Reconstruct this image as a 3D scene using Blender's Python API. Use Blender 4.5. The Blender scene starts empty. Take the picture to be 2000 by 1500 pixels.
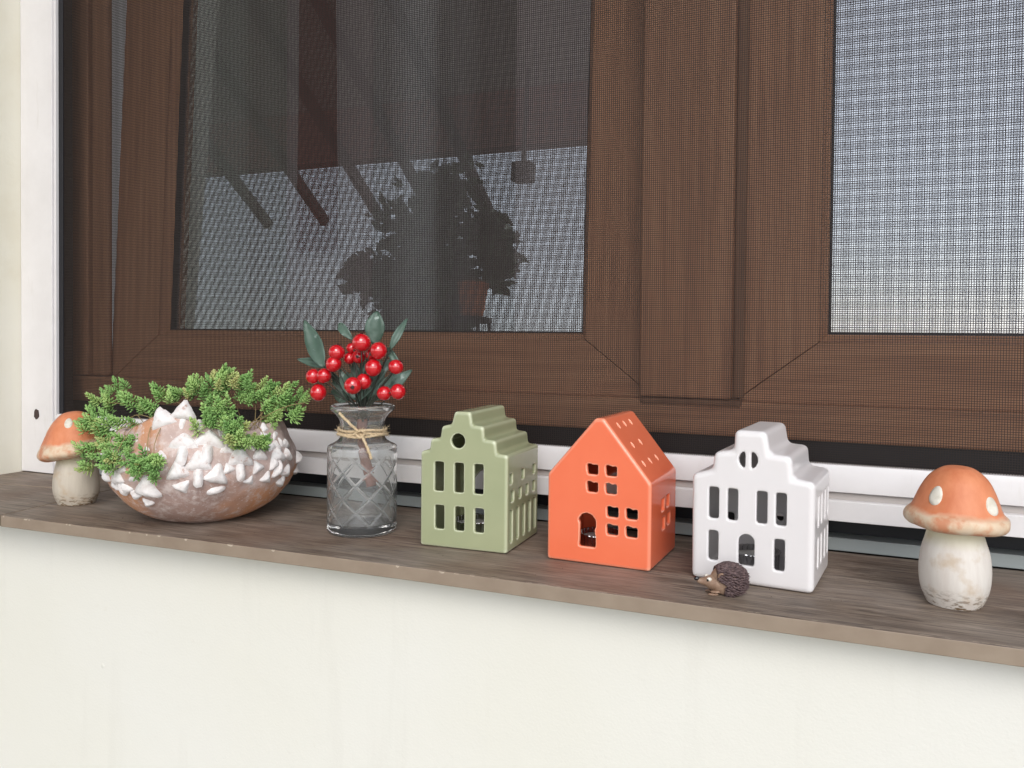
import bpy, bmesh, math, random
from mathutils import Vector, Matrix, noise, Euler
random.seed(7)
S = bpy.context.scene
COL = S.collection
R_ = math.radians

# ------------------------------------------------------------------ camera
cam = bpy.data.objects.new('camera', bpy.data.cameras.new('camera'))
COL.objects.link(cam)
cam.matrix_world = Matrix(((0.919904, -0.016968, 0.391776, 0.0),
                           (0.392028, 0.015596, -0.919821, 0.0),
                           (0.009498, 0.999734, 0.020998, 0.20),
                           (0, 0, 0, 1)))
cam.data.sensor_width = 36.0
cam.data.lens = 1620.0 / 2000.0 * 36.0
cam.data.shift_y = -0.031
cam.data.clip_start = 0.01
cam.data.clip_end = 2000.0
S.camera = cam

# ------------------------------------------------------------------ daylight
SUN_EL, SUN_DIR = 38.0, Vector((0.50, -1.0, 0.0)).normalized()
w = bpy.data.worlds.new('World'); S.world = w; w.use_nodes = True
nt = w.node_tree
bg = nt.nodes['Background']; bg.inputs['Strength'].default_value = 0.15
sky = nt.nodes.new('ShaderNodeTexSky'); sky.sky_type = 'NISHITA'; sky.sun_disc = False
sky.sun_elevation = R_(SUN_EL); sky.sun_rotation = math.atan2(SUN_DIR.x, SUN_DIR.y)
sky.air_density = 1.0; sky.dust_density = 0.7; sky.ozone_density = 1.0
hs = nt.nodes.new('ShaderNodeHueSaturation'); hs.inputs['Saturation'].default_value = 0.36
nt.links.new(sky.outputs[0], hs.inputs['Color']); nt.links.new(hs.outputs[0], bg.inputs['Color'])
sl = bpy.data.lights.new('sun', 'SUN'); sl.energy = 0.75; sl.angle = R_(30); sl.color = (1.0, 0.96, 0.90)
so = bpy.data.objects.new('sun', sl); COL.objects.link(so)
sd = Vector((SUN_DIR.x * math.cos(R_(SUN_EL)), SUN_DIR.y * math.cos(R_(SUN_EL)), math.sin(R_(SUN_EL))))
so.rotation_euler = sd.to_track_quat('Z', 'Y').to_euler()
S.view_settings.view_transform = 'Standard'; S.view_settings.look = 'None'
S.view_settings.gamma = 1.0; S.view_settings.use_curve_mapping = False
S.view_settings.exposure = 0.84
S.cycles.max_bounces = 12; S.cycles.transparent_max_bounces = 24
S.cycles.transmission_bounces = 10; S.cycles.glossy_bounces = 6

# measured positions (metres)
CAPS = [(-74.7, 0.1112, 26.1, -25, 1), (-60.1, 0.1195, 22.1, 5, 1), (-59.0, 0.0907, 26.0, 0, 1), (-43.3, 0.0917, 27.8, 8, 1), (-49.6, 0.071, 23.3, 0, 1), (-60.5, 0.0638, 20.8, -8, 0), (-39.8, 0.0583, 21.8, 15, 0), (-58.1, 0.0489, 16.0, 160, 0), (-40.0, 0.043, 17.9, 10, 2), (-25.7, 0.0732, 23.1, 5, 1), (-79.9, 0.0466, 25.5, 10, 0), (-101.2, 0.0546, 19.6, -10, 1), (-112.2, 0.0599, 13.2, -20, 0), (-90.8, 0.0383, 14.6, -30, 0), (7.8, 0.0905, 15.7, -20, 1), (38.7, 0.0918, 12.8, 10, 0), (2.5, 0.0704, 19.0, 10, 1), (13.4, 0.0687, 14.1, 20, 0), (0.4, 0.0546, 14.6, -15, 0), (10.6, 0.0519, 15.7, 20, 1), (8.7, 0.0417, 15.7, 30, 0), (-81.4, 0.0828, 12.1, -10, 1), (-33.3, 0.0819, 13.1, 0, 0), (15.3, 0.0805, 14.1, 15, 0), (-96.1, 0.0444, 16.3, -25, 0), (-84.5, 0.03, 13.0, -30, 0), (-0.0, 0.0801, 12.0, -10, 0), (0.1, 0.0985, 12.1, -5, 0)]
SED = [(-0.7857, 0.7, 0.1291), (-0.8169, 0.7, 0.1185), (-0.8012, 0.7, 0.1096), (-0.7806, 0.7, 0.118), (-0.7579, 0.7, 0.1134), (-0.738, 0.7, 0.1124), (-0.7886, 0.665, 0.0965), (-0.7937, 0.665, 0.0889), (-0.7686, 0.665, 0.0921), (-0.7465, 0.665, 0.0986), (-0.732, 0.665, 0.0904), (-0.7587, 0.665, 0.08), (-0.6782, 0.6101, 0.0876), (-0.7711, 0.665, 0.072), (-0.69, 0.6067, 0.0774), (-0.6707, 0.6014, 0.0761), (-0.6722, 0.5988, 0.0683), (-0.8324, 0.665, 0.0589), (-0.8142, 0.665, 0.0656), (-0.7887, 0.665, 0.0654), (-0.795, 0.665, 0.0485), (-0.6449, 0.5996, 0.0717), (-0.6345, 0.6018, 0.0721), (-0.6256, 0.6034, 0.0693), (-0.6467, 0.5973, 0.0623), (-0.6377, 0.5989, 0.0596), (-0.7289, 0.715, 0.0816), (-0.7339, 0.715, 0.1254), (-0.7192, 0.715, 0.1232), (-0.6902, 0.715, 0.1372), (-0.695, 0.715, 0.126), (-0.669, 0.715, 0.1434), (-0.655, 0.715, 0.1474), (-0.6458, 0.715, 0.1405), (-0.676, 0.715, 0.1304), (-0.6573, 0.715, 0.1311), (-0.6642, 0.715, 0.1199), (-0.5842, 0.64, 0.1206), (-0.5945, 0.64, 0.112), (-0.5987, 0.64, 0.1053), (-0.58, 0.64, 0.1079), (-0.5657, 0.64, 0.1054), (-0.5759, 0.64, 0.0968), (-0.5616, 0.64, 0.096), (-0.5787, 0.6548, 0.0851), (-0.5731, 0.6724, 0.0867), (-0.5705, 0.6817, 0.0857), (-0.6231, 0.715, 0.1395), (-0.6096, 0.715, 0.1399), (-0.6298, 0.715, 0.1285), (-0.6052, 0.715, 0.1294), (-0.5876, 0.715, 0.1354), (-0.566, 0.715, 0.1362), (-0.5919, 0.715, 0.1211), (-0.5767, 0.715, 0.1218), (-0.5638, 0.715, 0.1241), (-0.5788, 0.715, 0.1112), (-0.5616, 0.715, 0.112), (-0.5875, 0.715, 0.1037), (-0.5448, 0.715, 0.1335), (-0.5384, 0.715, 0.1268)]
BER = [((-0.4609, 0.7, 0.1908), 0.0088, (-0.02, 0.02, 1.0)), ((-0.4904, 0.7, 0.1806), 0.0077, (0.25, 0.13, 0.96)), ((-0.4844, 0.714, 0.1744), 0.0059, (-0.02, 0.02, 1.0)), ((-0.4733, 0.714, 0.1763), 0.0066, (0.39, -0.92, 0.02)), ((-0.4939, 0.7, 0.1688), 0.0078, (-0.89, -0.37, 0.28)), ((-0.441, 0.7, 0.1831), 0.0081, (0.92, 0.39, 0.01)), ((-0.4571, 0.714, 0.1792), 0.0065, (0.39, -0.92, 0.02)), ((-0.4468, 0.7, 0.1661), 0.0081, (0.91, 0.39, 0.11)), ((-0.4211, 0.7, 0.1676), 0.007, (0.59, 0.27, 0.77)), ((-0.4613, 0.686, 0.1487), 0.008, (0.52, -0.84, -0.12)), ((-0.4579, 0.7, 0.1523), 0.0076, (0.91, 0.39, 0.13)), ((-0.5189, 0.7, 0.1557), 0.0073, (-0.83, -0.34, 0.44)), ((-0.5056, 0.7, 0.1566), 0.0073, (-0.66, -0.27, 0.7)), ((-0.5124, 0.7, 0.1393), 0.0082, (-0.92, -0.39, -0.01)), ((-0.4341, 0.7, 0.1413), 0.007, (-0.22, -0.07, 0.97)), ((-0.4186, 0.7, 0.1435), 0.0073, (0.91, 0.39, 0.11)), ((-0.482, 0.714, 0.1849), 0.0052, (-0.02, 0.02, 1.0))]
LV = [((-0.515, 0.712, 0.165), (-0.5502, 0.722, 0.2154), 0.019), ((-0.5118, 0.712, 0.1668), (-0.5566, 0.722, 0.1718), 0.0104), ((-0.4543, 0.712, 0.1904), (-0.4568, 0.722, 0.2219), 0.0207), ((-0.4797, 0.712, 0.1936), (-0.5027, 0.722, 0.2107), 0.0095), ((-0.4347, 0.712, 0.1839), (-0.4219, 0.722, 0.2164), 0.0086), ((-0.4721, 0.712, 0.1314), (-0.4374, 0.722, 0.1777), 0.0104), ((-0.4834, 0.712, 0.1318), (-0.5199, 0.722, 0.1404), 0.0138), ((-0.4499, 0.712, 0.1408), (-0.4383, 0.722, 0.1587), 0.0104), ((-0.4865, 0.712, 0.1343), (-0.5115, 0.722, 0.1594), 0.0104), ((-0.4244, 0.712, 0.1688), (-0.4435, 0.722, 0.1854), 0.0078)]

# ------------------------------------------------------------------ helpers
def link(o, parent=None):
    COL.objects.link(o)
    if parent is not None: o.parent = parent
    return o
def mesh_obj(name, vs, fs, m, parent=None, smooth=False, loc=(0, 0, 0), rot=(0, 0, 0)):
    me = bpy.data.meshes.new(name); me.from_pydata([tuple(v) for v in vs], [], fs); me.update()
    bm = bmesh.new(); bm.from_mesh(me); bmesh.ops.recalc_face_normals(bm, faces=bm.faces); bm.to_mesh(me); bm.free()
    for x in (m if isinstance(m, (list, tuple)) else [m]): me.materials.append(x)
    if smooth:
        for p in me.polygons: p.use_smooth = True
    o = bpy.data.objects.new(name, me); o.location = loc; o.rotation_euler = rot
    return link(o, parent)
def tag(o, label=None, cat=None, group=None, kind=None):
    if label: o['label'] = label
    if cat: o['category'] = cat
    if group: o['group'] = group
    if kind: o['kind'] = kind
    return o
def empty(name, loc=(0, 0, 0), rot=(0, 0, 0), parent=None):
    o = bpy.data.objects.new(name, None); o.location = loc; o.rotation_euler = rot; o.empty_display_size = 0.02
    return link(o, parent)
class MB:
    def __init__(s): s.v = []; s.f = []
    def add(s, vs, fs):
        n = len(s.v); s.v += [tuple(v) for v in vs]; s.f += [tuple(i + n for i in f) for f in fs]
    def box(s, x0, x1, y0, y1, z0, z1):
        s.add([(x, y, z) for z in (z0, z1) for y in (y0, y1) for x in (x0, x1)],
              [(0, 2, 3, 1), (4, 5, 7, 6), (0, 1, 5, 4), (2, 6, 7, 3), (0, 4, 6, 2), (1, 3, 7, 5)])
    def build(s, name, m, parent=None, smooth=False, **k): return mesh_obj(name, s.v, s.f, m, parent, smooth, **k)
def bevel(o, w_, seg=2, ang=40):
    b = o.modifiers.new('b', 'BEVEL'); b.width = w_; b.segments = seg; b.limit_method = 'ANGLE'; b.angle_limit = R_(ang)
    b.harden_normals = True
    for p in o.data.polygons: p.use_smooth = True
    return o
def box(name, x0, x1, y0, y1, z0, z1, m, parent=None, bev=0, **k):
    b = MB(); b.box(x0, x1, y0, y1, z0, z1); o = b.build(name, m, parent, **k)
    if bev: bevel(o, bev)
    return o
def lathe(prof, seg=64, fn=None, cap=True):
    vs, fs = [], []
    for j, (r, z) in enumerate(prof):
        for i in range(seg):
            a = 2 * math.pi * i / seg
            v = Vector((r * math.cos(a), r * math.sin(a), z))
            if fn: v = fn(v, a, j)
            vs.append(v)
    for j in range(len(prof) - 1):
        for i in range(seg):
            k = (i + 1) % seg
            fs.append((j * seg + i, j * seg + k, (j + 1) * seg + k, (j + 1) * seg + i))
    if cap:
        fs.append(tuple(range(seg))); fs.append(tuple((len(prof) - 1) * seg + i for i in range(seg)))
    return vs, fs
def smooth_prof(p, n):   # Catmull-Rom through the profile points
    out = []
    for i in range(len(p) - 1):
        p0 = p[max(i - 1, 0)]; p1 = p[i]; p2 = p[i + 1]; p3 = p[min(i + 2, len(p) - 1)]
        for k in range(n):
            t = k / n
            out.append(tuple(0.5 * ((2 * p1[c]) + (-p0[c] + p2[c]) * t + (2 * p0[c] - 5 * p1[c] + 4 * p2[c] - p3[c]) * t * t
                                    + (-p0[c] + 3 * p1[c] - 3 * p2[c] + p3[c]) * t ** 3) for c in range(len(p1))))
    out.append(tuple(p[-1])); return out
def tube(pts, rad, seg=8):
    """rad: number or list; closed ends"""
    pts = [Vector(p) for p in pts]; n = len(pts)
    vs, fs = [], []; up = Vector((0.31, 0.52, 0.79))
    for i, p in enumerate(pts):
        t = (pts[min(i + 1, n - 1)] - pts[max(i - 1, 0)]).normalized()
        a = t.cross(up)
        if a.length < 0.05: a = t.cross(Vector((1, 0, 0)))
        a.normalize(); b = t.cross(a); r = rad[i] if isinstance(rad, (list, tuple)) else rad
        for k in range(seg):
            q = 2 * math.pi * k / seg; vs.append(p + a * (r * math.cos(q)) + b * (r * math.sin(q)))
    for i in range(n - 1):
        for k in range(seg):
            l = (k + 1) % seg; fs.append((i * seg + k, i * seg + l, (i + 1) * seg + l, (i + 1) * seg + k))
    fs.append(tuple(range(seg))); fs.append(tuple((n - 1) * seg + k for k in range(seg)))
    return vs, fs
def curve(a, b, sag, n=8):
    a = Vector(a); b = Vector(b); sag = Vector(sag)
    return [a.lerp(b, i / n) + sag * (4 * (i / n) * (1 - i / n)) for i in range(n + 1)]

# ------------------------------------------------------------------ materials
def mat(name, col, rough=0.5, spec=0.5, coat=0.0, metal=0.0):
    m = bpy.data.materials.new(name); m.use_nodes = True
    b = m.node_tree.nodes['Principled BSDF']
    b.inputs['Base Color'].default_value = (*col, 1); b.inputs['Roughness'].default_value = rough
    b.inputs['Specular IOR Level'].default_value = spec; b.inputs['Coat Weight'].default_value = coat
    b.inputs['Coat Roughness'].default_value = 0.06; b.inputs['Metallic'].default_value = metal
    m['b'] = 1
    return m
def N(m, t, **k):
    n = m.node_tree.nodes.new('ShaderNode' + t)
    for a, v in k.items(): setattr(n, a, v)
    return n
def L(m, a, b): m.node_tree.links.new(a, b)
def BS(m): return m.node_tree.nodes['Principled BSDF']
def coords(m, scale=(1, 1, 1), rot=(0, 0, 0), kind='Object'):
    tc = N(m, 'TexCoord'); mp = N(m, 'Mapping'); mp.inputs['Scale'].default_value = scale; mp.inputs['Rotation'].default_value = rot
    L(m, tc.outputs[kind], mp.inputs[0]); return mp.outputs[0]
def nz(m, vec, scale, detail=4, rough=0.55, dist=0.0):
    n = N(m, 'TexNoise'); n.inputs['Scale'].default_value = scale; n.inputs['Detail'].default_value = detail
    n.inputs['Roughness'].default_value = rough; n.inputs['Distortion'].default_value = dist
    L(m, vec, n.inputs['Vector']); return n.outputs['Fac']
def ramp(m, fac, stops):
    r = N(m, 'ValToRGB'); e = r.color_ramp.elements
    while len(e) < len(stops): e.new(0.5)
    for i, (p, c) in enumerate(stops):
        e[i].position = p; e[i].color = (*c, 1) if len(c) == 3 else c
    L(m, fac, r.inputs[0]); return r.outputs[0]
def mix(m, fac, a, b, mode='MIX'):
    n = N(m, 'Mix', data_type='RGBA', blend_type=mode)
    if isinstance(fac, (int, float)): n.inputs[0].default_value = fac
    else: L(m, fac, n.inputs[0])
    for s, v in ((6, a), (7, b)):
        if isinstance(v, tuple): n.inputs[s].default_value = (*v, 1)
        else: L(m, v, n.inputs[s])
    return n.outputs[2]
def bump(m, h, strength=0.3, dist=0.001):
    b = N(m, 'Bump'); b.inputs['Strength'].default_value = strength; b.inputs['Distance'].default_value = dist
    L(m, h, b.inputs['Height']); L(m, b.outputs[0], BS(m).inputs['Normal'])
def setc(m, c): L(m, c, BS(m).inputs['Base Color'])
def gray(a): return (a, a, a)

# painted render of the house wall
M_wall = mat('wall_paint', (0.72, 0.70, 0.60), 0.75, 0.25)
c = coords(M_wall)
a = nz(M_wall, c, 2.2, 3); col = ramp(M_wall, a, [(0.35, (0.725, 0.71, 0.64)), (0.65, (0.745, 0.735, 0.69))])
f2 = nz(M_wall, c, 38, 5, 0.7); col = mix(M_wall, ramp(M_wall, f2, [(0.66, gray(0)), (0.80, gray(0.35))]), col, (0.60, 0.56, 0.47))
dr = nz(M_wall, coords(M_wall, (26, 26, 2.5)), 1, 5, 0.6); col = mix(M_wall, ramp(M_wall, dr, [(0.55, gray(0)), (0.75, gray(0.28))]), col, (0.60, 0.58, 0.52))
vo = N(M_wall, 'TexVoronoi'); vo.inputs['Scale'].default_value = 16; L(M_wall, c, vo.inputs['Vector'])
dots = ramp(M_wall, vo.outputs['Distance'], [(0.02, gray(1)), (0.045, gray(0))])
vs_ = N(M_wall, 'SeparateColor'); L(M_wall, vo.outputs['Color'], vs_.inputs[0])
pick = ramp(M_wall, vs_.outputs[0], [(0.60, gray(0)), (0.62, gray(1))])
sp = mix(M_wall, 1.0, dots, pick, 'MULTIPLY'); pick2 = ramp(M_wall, vs_.outputs[1], [(0.5, gray(0)), (0.52, gray(0.75))])
col = mix(M_wall, mix(M_wall, 1.0, sp, pick2, 'MULTIPLY'), col, (0.25, 0.22, 0.18)); setc(M_wall, col)
fine = nz(M_wall, c, 420, 3); lump = nz(M_wall, c, 24, 3)
ad = N(M_wall, 'Math', operation='MULTIPLY_ADD'); L(M_wall, lump, ad.inputs[0]); ad.inputs[1].default_value = 3.0; L(M_wall, fine, ad.inputs[2])
ad2 = N(M_wall, 'Math', operation='MULTIPLY_ADD'); L(M_wall, sp, ad2.inputs[0]); ad2.inputs[1].default_value = 2.5; L(M_wall, ad.outputs[0], ad2.inputs[2])
bump(M_wall, ad2.outputs[0], 0.35, 0.0005)

# wood-look sill tile: glazed top, bare tan clay on the cut edge
def sill_mat(name, off):
    m = mat(name, (0.2, 0.16, 0.13), 0.55, 0.4)
    tc = N(m, 'TexCoord'); mp = N(m, 'Mapping'); mp.inputs['Scale'].default_value = (8, 95, 40); mp.inputs['Location'].default_value = (off, off * 3, 0)
    L(m, tc.outputs['Object'], mp.inputs[0]); v = mp.outputs[0]
    g1 = nz(m, v, 1.0, 9, 0.68, 0.3)
    cc = ramp(m, g1, [(0.30, (0.07, 0.048, 0.034)), (0.46, (0.185, 0.137, 0.100)), (0.58, (0.265, 0.207, 0.160)), (0.72, (0.40, 0.335, 0.270))])
    mp2 = N(m, 'Mapping'); mp2.inputs['Scale'].default_value = (26, 420, 60); L(m, tc.outputs['Object'], mp2.inputs[0])
    g2 = nz(m, mp2.outputs[0], 1.0, 5, 0.7); cc = mix(m, ramp(m, g2, [(0.40, gray(0.9)), (0.52, gray(0))]), cc, (0.06, 0.04, 0.03))
    big = nz(m, tc.outputs['Object'], 9, 3); cc = mix(m, ramp(m, big, [(0.40, gray(0)), (0.75, gray(0.5))]), cc, (0.34, 0.305, 0.27))
    warm = nz(m, tc.outputs['Object'], 5.5, 2); cc = mix(m, ramp(m, warm, [(0.45, gray(0)), (0.7, gray(0.35))]), cc, (0.235, 0.13, 0.09))
    ge = N(m, 'NewGeometry'); sx = N(m, 'SeparateXYZ'); L(m, ge.outputs['True Normal'], sx.inputs[0])
    tz = N(m, 'Math', operation='GREATER_THAN'); tz.inputs[1].default_value = 0.75; L(m, sx.outputs[2], tz.inputs[0])
    e1 = nz(m, tc.outputs['Object'], 30, 4); ec = ramp(m, e1, [(0.3, (0.25, 0.19, 0.14)), (0.7, (0.305, 0.24, 0.18))])
    setc(m, mix(m, tz.outputs[0], ec, cc))
    b = N(m, 'Bump'); b.inputs['Strength'].default_value = 0.34; b.inputs['Distance'].default_value = 0.0006
    L(m, g2, b.inputs['Height']); L(m, b.outputs[0], BS(m).inputs['Normal'])
    return m
M_sill = [sill_mat('sill_tile_%s' % k, o) for k, o in (('a', 0.0), ('b', 3.7), ('c', 8.1))]
M_chip = mat('bare_clay_chip', (0.50, 0.42, 0.33), 0.8, 0.2)
M_grout = mat('grout', (0.09, 0.075, 0.065), 0.9, 0.2)

def wood(name, vert, dark=1.0):
    m = mat(name, (0.1, 0.05, 0.03), 0.5, 0.3)
    sc = (130, 130, 5) if vert else (5, 130, 150)
    v = coords(m, sc); g = nz(m, v, 1.0, 7, 0.65, 0.25)
    d = dark
    cc = ramp(m, g, [(0.30, (0.20 * d, 0.078 * d, 0.040 * d)), (0.5, (0.40 * d, 0.185 * d, 0.095 * d)), (0.72, (0.56 * d, 0.30 * d, 0.17 * d))])
    o = coords(m); b2 = nz(m, o, 4, 3); cc = mix(m, ramp(m, b2, [(0.35, gray(0.35)), (0.7, gray(0.65))]), cc, (0.42 * d, 0.23 * d, 0.145 * d))
    setc(m, cc); bump(m, g, 0.25, 0.0005); return m
M_wv = wood('brown_laminate_vertical', True); M_wh = wood('brown_laminate_horizontal', False)
M_wvd = wood('brown_laminate_shadow_side', True, 0.55)  # darkened copy of the laminate, shade put into the colour
M_alu = mat('white_lacquered_aluminium', (0.74, 0.71, 0.71), 0.32, 0.5)
ca = coords(M_alu); na = nz(M_alu, ca, 14, 5, 0.65); setc(M_alu, mix(M_alu, ramp(M_alu, nz(M_alu, coords(M_alu, (60, 60, 9)), 1, 5, 0.65), [(0.62, gray(0)), (0.78, gray(0.4))]), ramp(M_alu, na, [(0.3, (0.70, 0.675, 0.67)), (0.7, (0.77, 0.745, 0.745))]), (0.52, 0.48, 0.42)))
M_alug = mat('grey_aluminium_groove', (0.46, 0.42, 0.40), 0.5)
M_track = mat('grey_green_track', (0.30, 0.33, 0.33), 0.5)
M_black = mat('black_rubber', (0.012, 0.012, 0.016), 0.5, 0.4)
M_dark = mat('dark_gap', (0.02, 0.014, 0.012), 0.8, 0.2)
M_thread = mat('screen_thread', (0.034, 0.026, 0.023), 0.6, 0.25)
M_screw = mat('rusty_hole', (0.07, 0.05, 0.045), 0.9, 0.2)

# window glass: see-through with a real reflection, lets light into the room
M_pane = bpy.data.materials.new('double_glazing'); M_pane.use_nodes = True
nt = M_pane.node_tree; nt.nodes.clear()
out = nt.nodes.new('ShaderNodeOutputMaterial'); mx = nt.nodes.new('ShaderNodeMixShader'); tr = nt.nodes.new('ShaderNodeBsdfTransparent')
gl = nt.nodes.new('ShaderNodeBsdfGlossy'); fr = nt.nodes.new('ShaderNodeFresnel'); mr = nt.nodes.new('ShaderNodeMapRange')
tr.inputs[0].default_value = (0.94, 0.96, 0.95, 1); gl.inputs['Roughness'].default_value = 0.004; gl.inputs['Color'].default_value = (0.93, 0.96, 1.0, 1)
fr.inputs[0].default_value = 1.5; mr.inputs['From Min'].default_value = 0.04; mr.inputs['From Max'].default_value = 1.0
mr.inputs['To Min'].default_value = 0.34; mr.inputs['To Max'].default_value = 1.0
nt.links.new(fr.outputs[0], mr.inputs[0]); nt.links.new(mr.outputs[0], mx.inputs[0])
nt.links.new(tr.outputs[0], mx.inputs[1]); nt.links.new(gl.outputs[0], mx.inputs[2]); nt.links.new(mx.outputs[0], out.inputs[0])

def cloth(name, col, trans=0.3):
    m = mat(name, col, 0.9, 0.1); v = coords(m, (900, 900, 900)); setc(m, mix(m, nz(m, v, 1, 2), tuple(x * 0.85 for x in col), tuple(min(x * 1.1, 0.9) for x in col)))
    nt = m.node_tree; t = nt.nodes.new('ShaderNodeBsdfTranslucent'); t.inputs[0].default_value = (*col, 1)
    mx = nt.nodes.new('ShaderNodeMixShader'); mx.inputs[0].default_value = trans
    o = nt.nodes['Material Output']; nt.links.new(BS(m).outputs[0], mx.inputs[1]); nt.links.new(t.outputs[0], mx.inputs[2]); nt.links.new(mx.outputs[0], o.inputs[0])
    return m

# ------------------------------------------------------------------ the setting
WX0, WX1, WZ1 = -1.0975, 0.80, 1.34
def struct(o): o['kind'] = 'structure'; return o
struct(box('ground', -300, 300, -400, 300, -1.5, -1.2, mat('ground_soil', (0.30, 0.27, 0.22), 0.9)))
mt = mat('terrace_stone', (0.30, 0.275, 0.25), 0.6)
setc(mt, ramp(mt, nz(mt, coords(mt), 7, 6), [(0.3, (0.26, 0.24, 0.215)), (0.7, (0.34, 0.315, 0.285))]))
struct(box('terrace_floor', -6, 5, -3.4, 0.66, -1.19, -1.0, mt, bev=0.01))
b = MB(); b.box(-6, 5, 0.645, 0.92, -1.0, -0.0125); struct(b.build('wall', M_wall))
M_cream = mat('cream_reveal_paint', (0.78, 0.74, 0.62), 0.7, 0.25)
setc(M_cream, ramp(M_cream, nz(M_cream, coords(M_cream), 6, 6, 0.6), [(0.32, (0.72, 0.67, 0.54)), (0.5, (0.78, 0.745, 0.63)), (0.7, (0.80, 0.77, 0.67))])); bump(M_cream, nz(M_cream, coords(M_cream), 160, 4), 0.4, 0.0008)
b = MB(); b.box(-6, WX0, 0.645, 0.92, 0.0, 3.2); struct(b.build('wall', M_cream))
b = MB(); b.box(WX1, 5, 0.645, 0.92, 0.0, 3.2); struct(b.build('wall', M_wall))
b = MB(); b.box(WX0, WX1, 0.645, 0.92, WZ1, 3.2); struct(b.build('wall', M_wall))
# room behind the window
M_room = mat('room_paint', (0.78, 0.77, 0.75), 0.9, 0.2)
b = MB()
b.box(-2.4, -2.2, 2.6, 2.65, -1.0, 1.7); b.box(1.7, 1.9, 2.6, 2.65, -1.0, 1.7); b.box(-2.2, 1.7, 2.6, 2.65, 1.55, 1.7); b.box(-2.45, -2.4, 0.92, 2.65, -1.0, 1.7); b.box(1.9, 1.95, 0.92, 2.65, -1.0, 1.7)  # unseen wide opening in the back wall, added to backlight the curtains
b.box(-2.45, 1.95, 0.92, 2.65, 1.7, 1.75); b.box(-2.45, 1.95, 0.92, 2.65, -1.05, -1.0)
struct(b.build('room', M_room))
# sloping roof over the terrace with its rafters
M_brd = mat('roof_boards', (0.16, 0.085, 0.065), 0.7)
setc(M_brd, ramp(M_brd, nz(M_brd, coords(M_brd, (3, 40, 3)), 1, 5), [(0.3, (0.42, 0.37, 0.34)), (0.7, (0.52, 0.46, 0.43))]))
M_raf = mat('rafter_wood', (0.05, 0.03, 0.022), 0.7)
rf = empty('roof', (0, -2.0, 1.455)); struct(rf)
slope = math.atan2(1.75, 2.92)
b = MB()
for i in range(15):
    y0 = i * 0.235; b.box(-6.5, -0.6, y0 + 0.002, y0 + 0.233, 0.0, 0.025 + 0.004 * (i % 2))
bd = b.build('boards', M_brd, rf, rot=(slope, 0, 0))
b = MB(); b.box(-6.5, -0.6, 0.01, 0.34, -0.012, -0.001); b.build('eave_board', mat('red_eave_paint', (0.42, 0.17, 0.14), 0.6), rf, rot=(slope, 0, 0))
b = MB(); b.box(-6.5, -0.6, -0.03, 0.0, -0.008, 0.055); b.build('fascia', mat('red_fascia', (0.17, 0.05, 0.04), 0.6), rf, rot=(slope, 0, 0))
raf0 = None
for x in (-3.455, -3.03, -2.635, -2.285, -1.93):
    if raf0 is None:
        b = MB(); b.box(-0.019, 0.019, -0.42, 3.3, -0.07, -0.014); raf0 = b.build('rafter', M_raf, rf, rot=(slope, 0, 0)); raf0.location.x = x
    else:
        o = raf0.copy(); o.location.x = x; link(o, rf)

# ------------------------------------------------------------------ window sill
sill = empty('window_sill', (-0.1, 0.617, 0)); tag(sill, 'long wood-look tiled window sill with a tan chipped front edge', 'window sill')
def tile(pts, m, name='tile'):
    n = len(pts); vs = [(x + 0.1, y - 0.617, z) for z in (-0.012, 0.0) for x, y in pts]
    fs = [tuple(range(n)), tuple(range(n, 2 * n))] + [(i, (i + 1) % n, (i + 1) % n + n, i + n) for i in range(n)]
    o = mesh_obj(name, vs, fs, m, sill); bevel(o, 0.0009, 2); return o
g = 0.0009
tile([(-0.8555 + g, 0.6035), (-0.36, 0.6175), (0.29 - g, 0.6205), (0.29 - g, 0.83), (-0.880 + g, 0.83)], M_sill[0])
tile([(0.29 + g, 0.6205), (0.85, 0.6245), (0.85, 0.83), (0.29 + g, 0.83)], M_sill[1])
tile([(-1.30, 0.604), (-0.8555 - g, 0.6035), (-0.8715 - g, 0.749 - g), (-1.30, 0.690)], M_sill[2])
tile([(-1.30, 0.690 + 3 * g), (-0.8715 - g, 0.749 + 2 * g), (-0.880 - g, 0.83), (-1.30, 0.83)], M_sill[1])
b = MB(); b.box(-1.2, 0.95, 0.01, 0.25, -0.0118, -0.0022); b.build('grout', M_grout, sill)
for k in range(70):    # chips along the top of the cut edge
    x = random.uniform(-0.30, 0.45) if k > 14 else random.uniform(-0.85, -0.3)
    y = (0.6175 + (x + 0.36) * 0.0078) if x > -0.36 else 0.6035 + (x + 0.8555) * 0.0283
    l = random.uniform(0.0015, 0.007); h = random.uniform(0.0004, 0.0011); n = 7
    vs = []
    for i in range(n):
        t = i / (n - 1); hh = h * math.sin(math.pi * t) ** 0.6 * random.uniform(0.6, 1.2) + 0.0001
        vs += [(x + 0.1 + (t - .5) * l, y - 0.617 + 0.00075 + hh * 0.6, 0.00008), (x + 0.1 + (t - .5) * l, y - 0.617 - 0.0001, -0.0005), (x + 0.1 + (t - .5) * l, y - 0.617 - 0.00012, -0.0009 - hh)]
    fs = []
    for i in range(n - 1): fs += [(3 * i, 3 * i + 3, 3 * i + 4, 3 * i + 1), (3 * i + 1, 3 * i + 4, 3 * i + 5, 3 * i + 2)]
    mesh_obj('chip', vs, fs, M_chip, sill)

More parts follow.
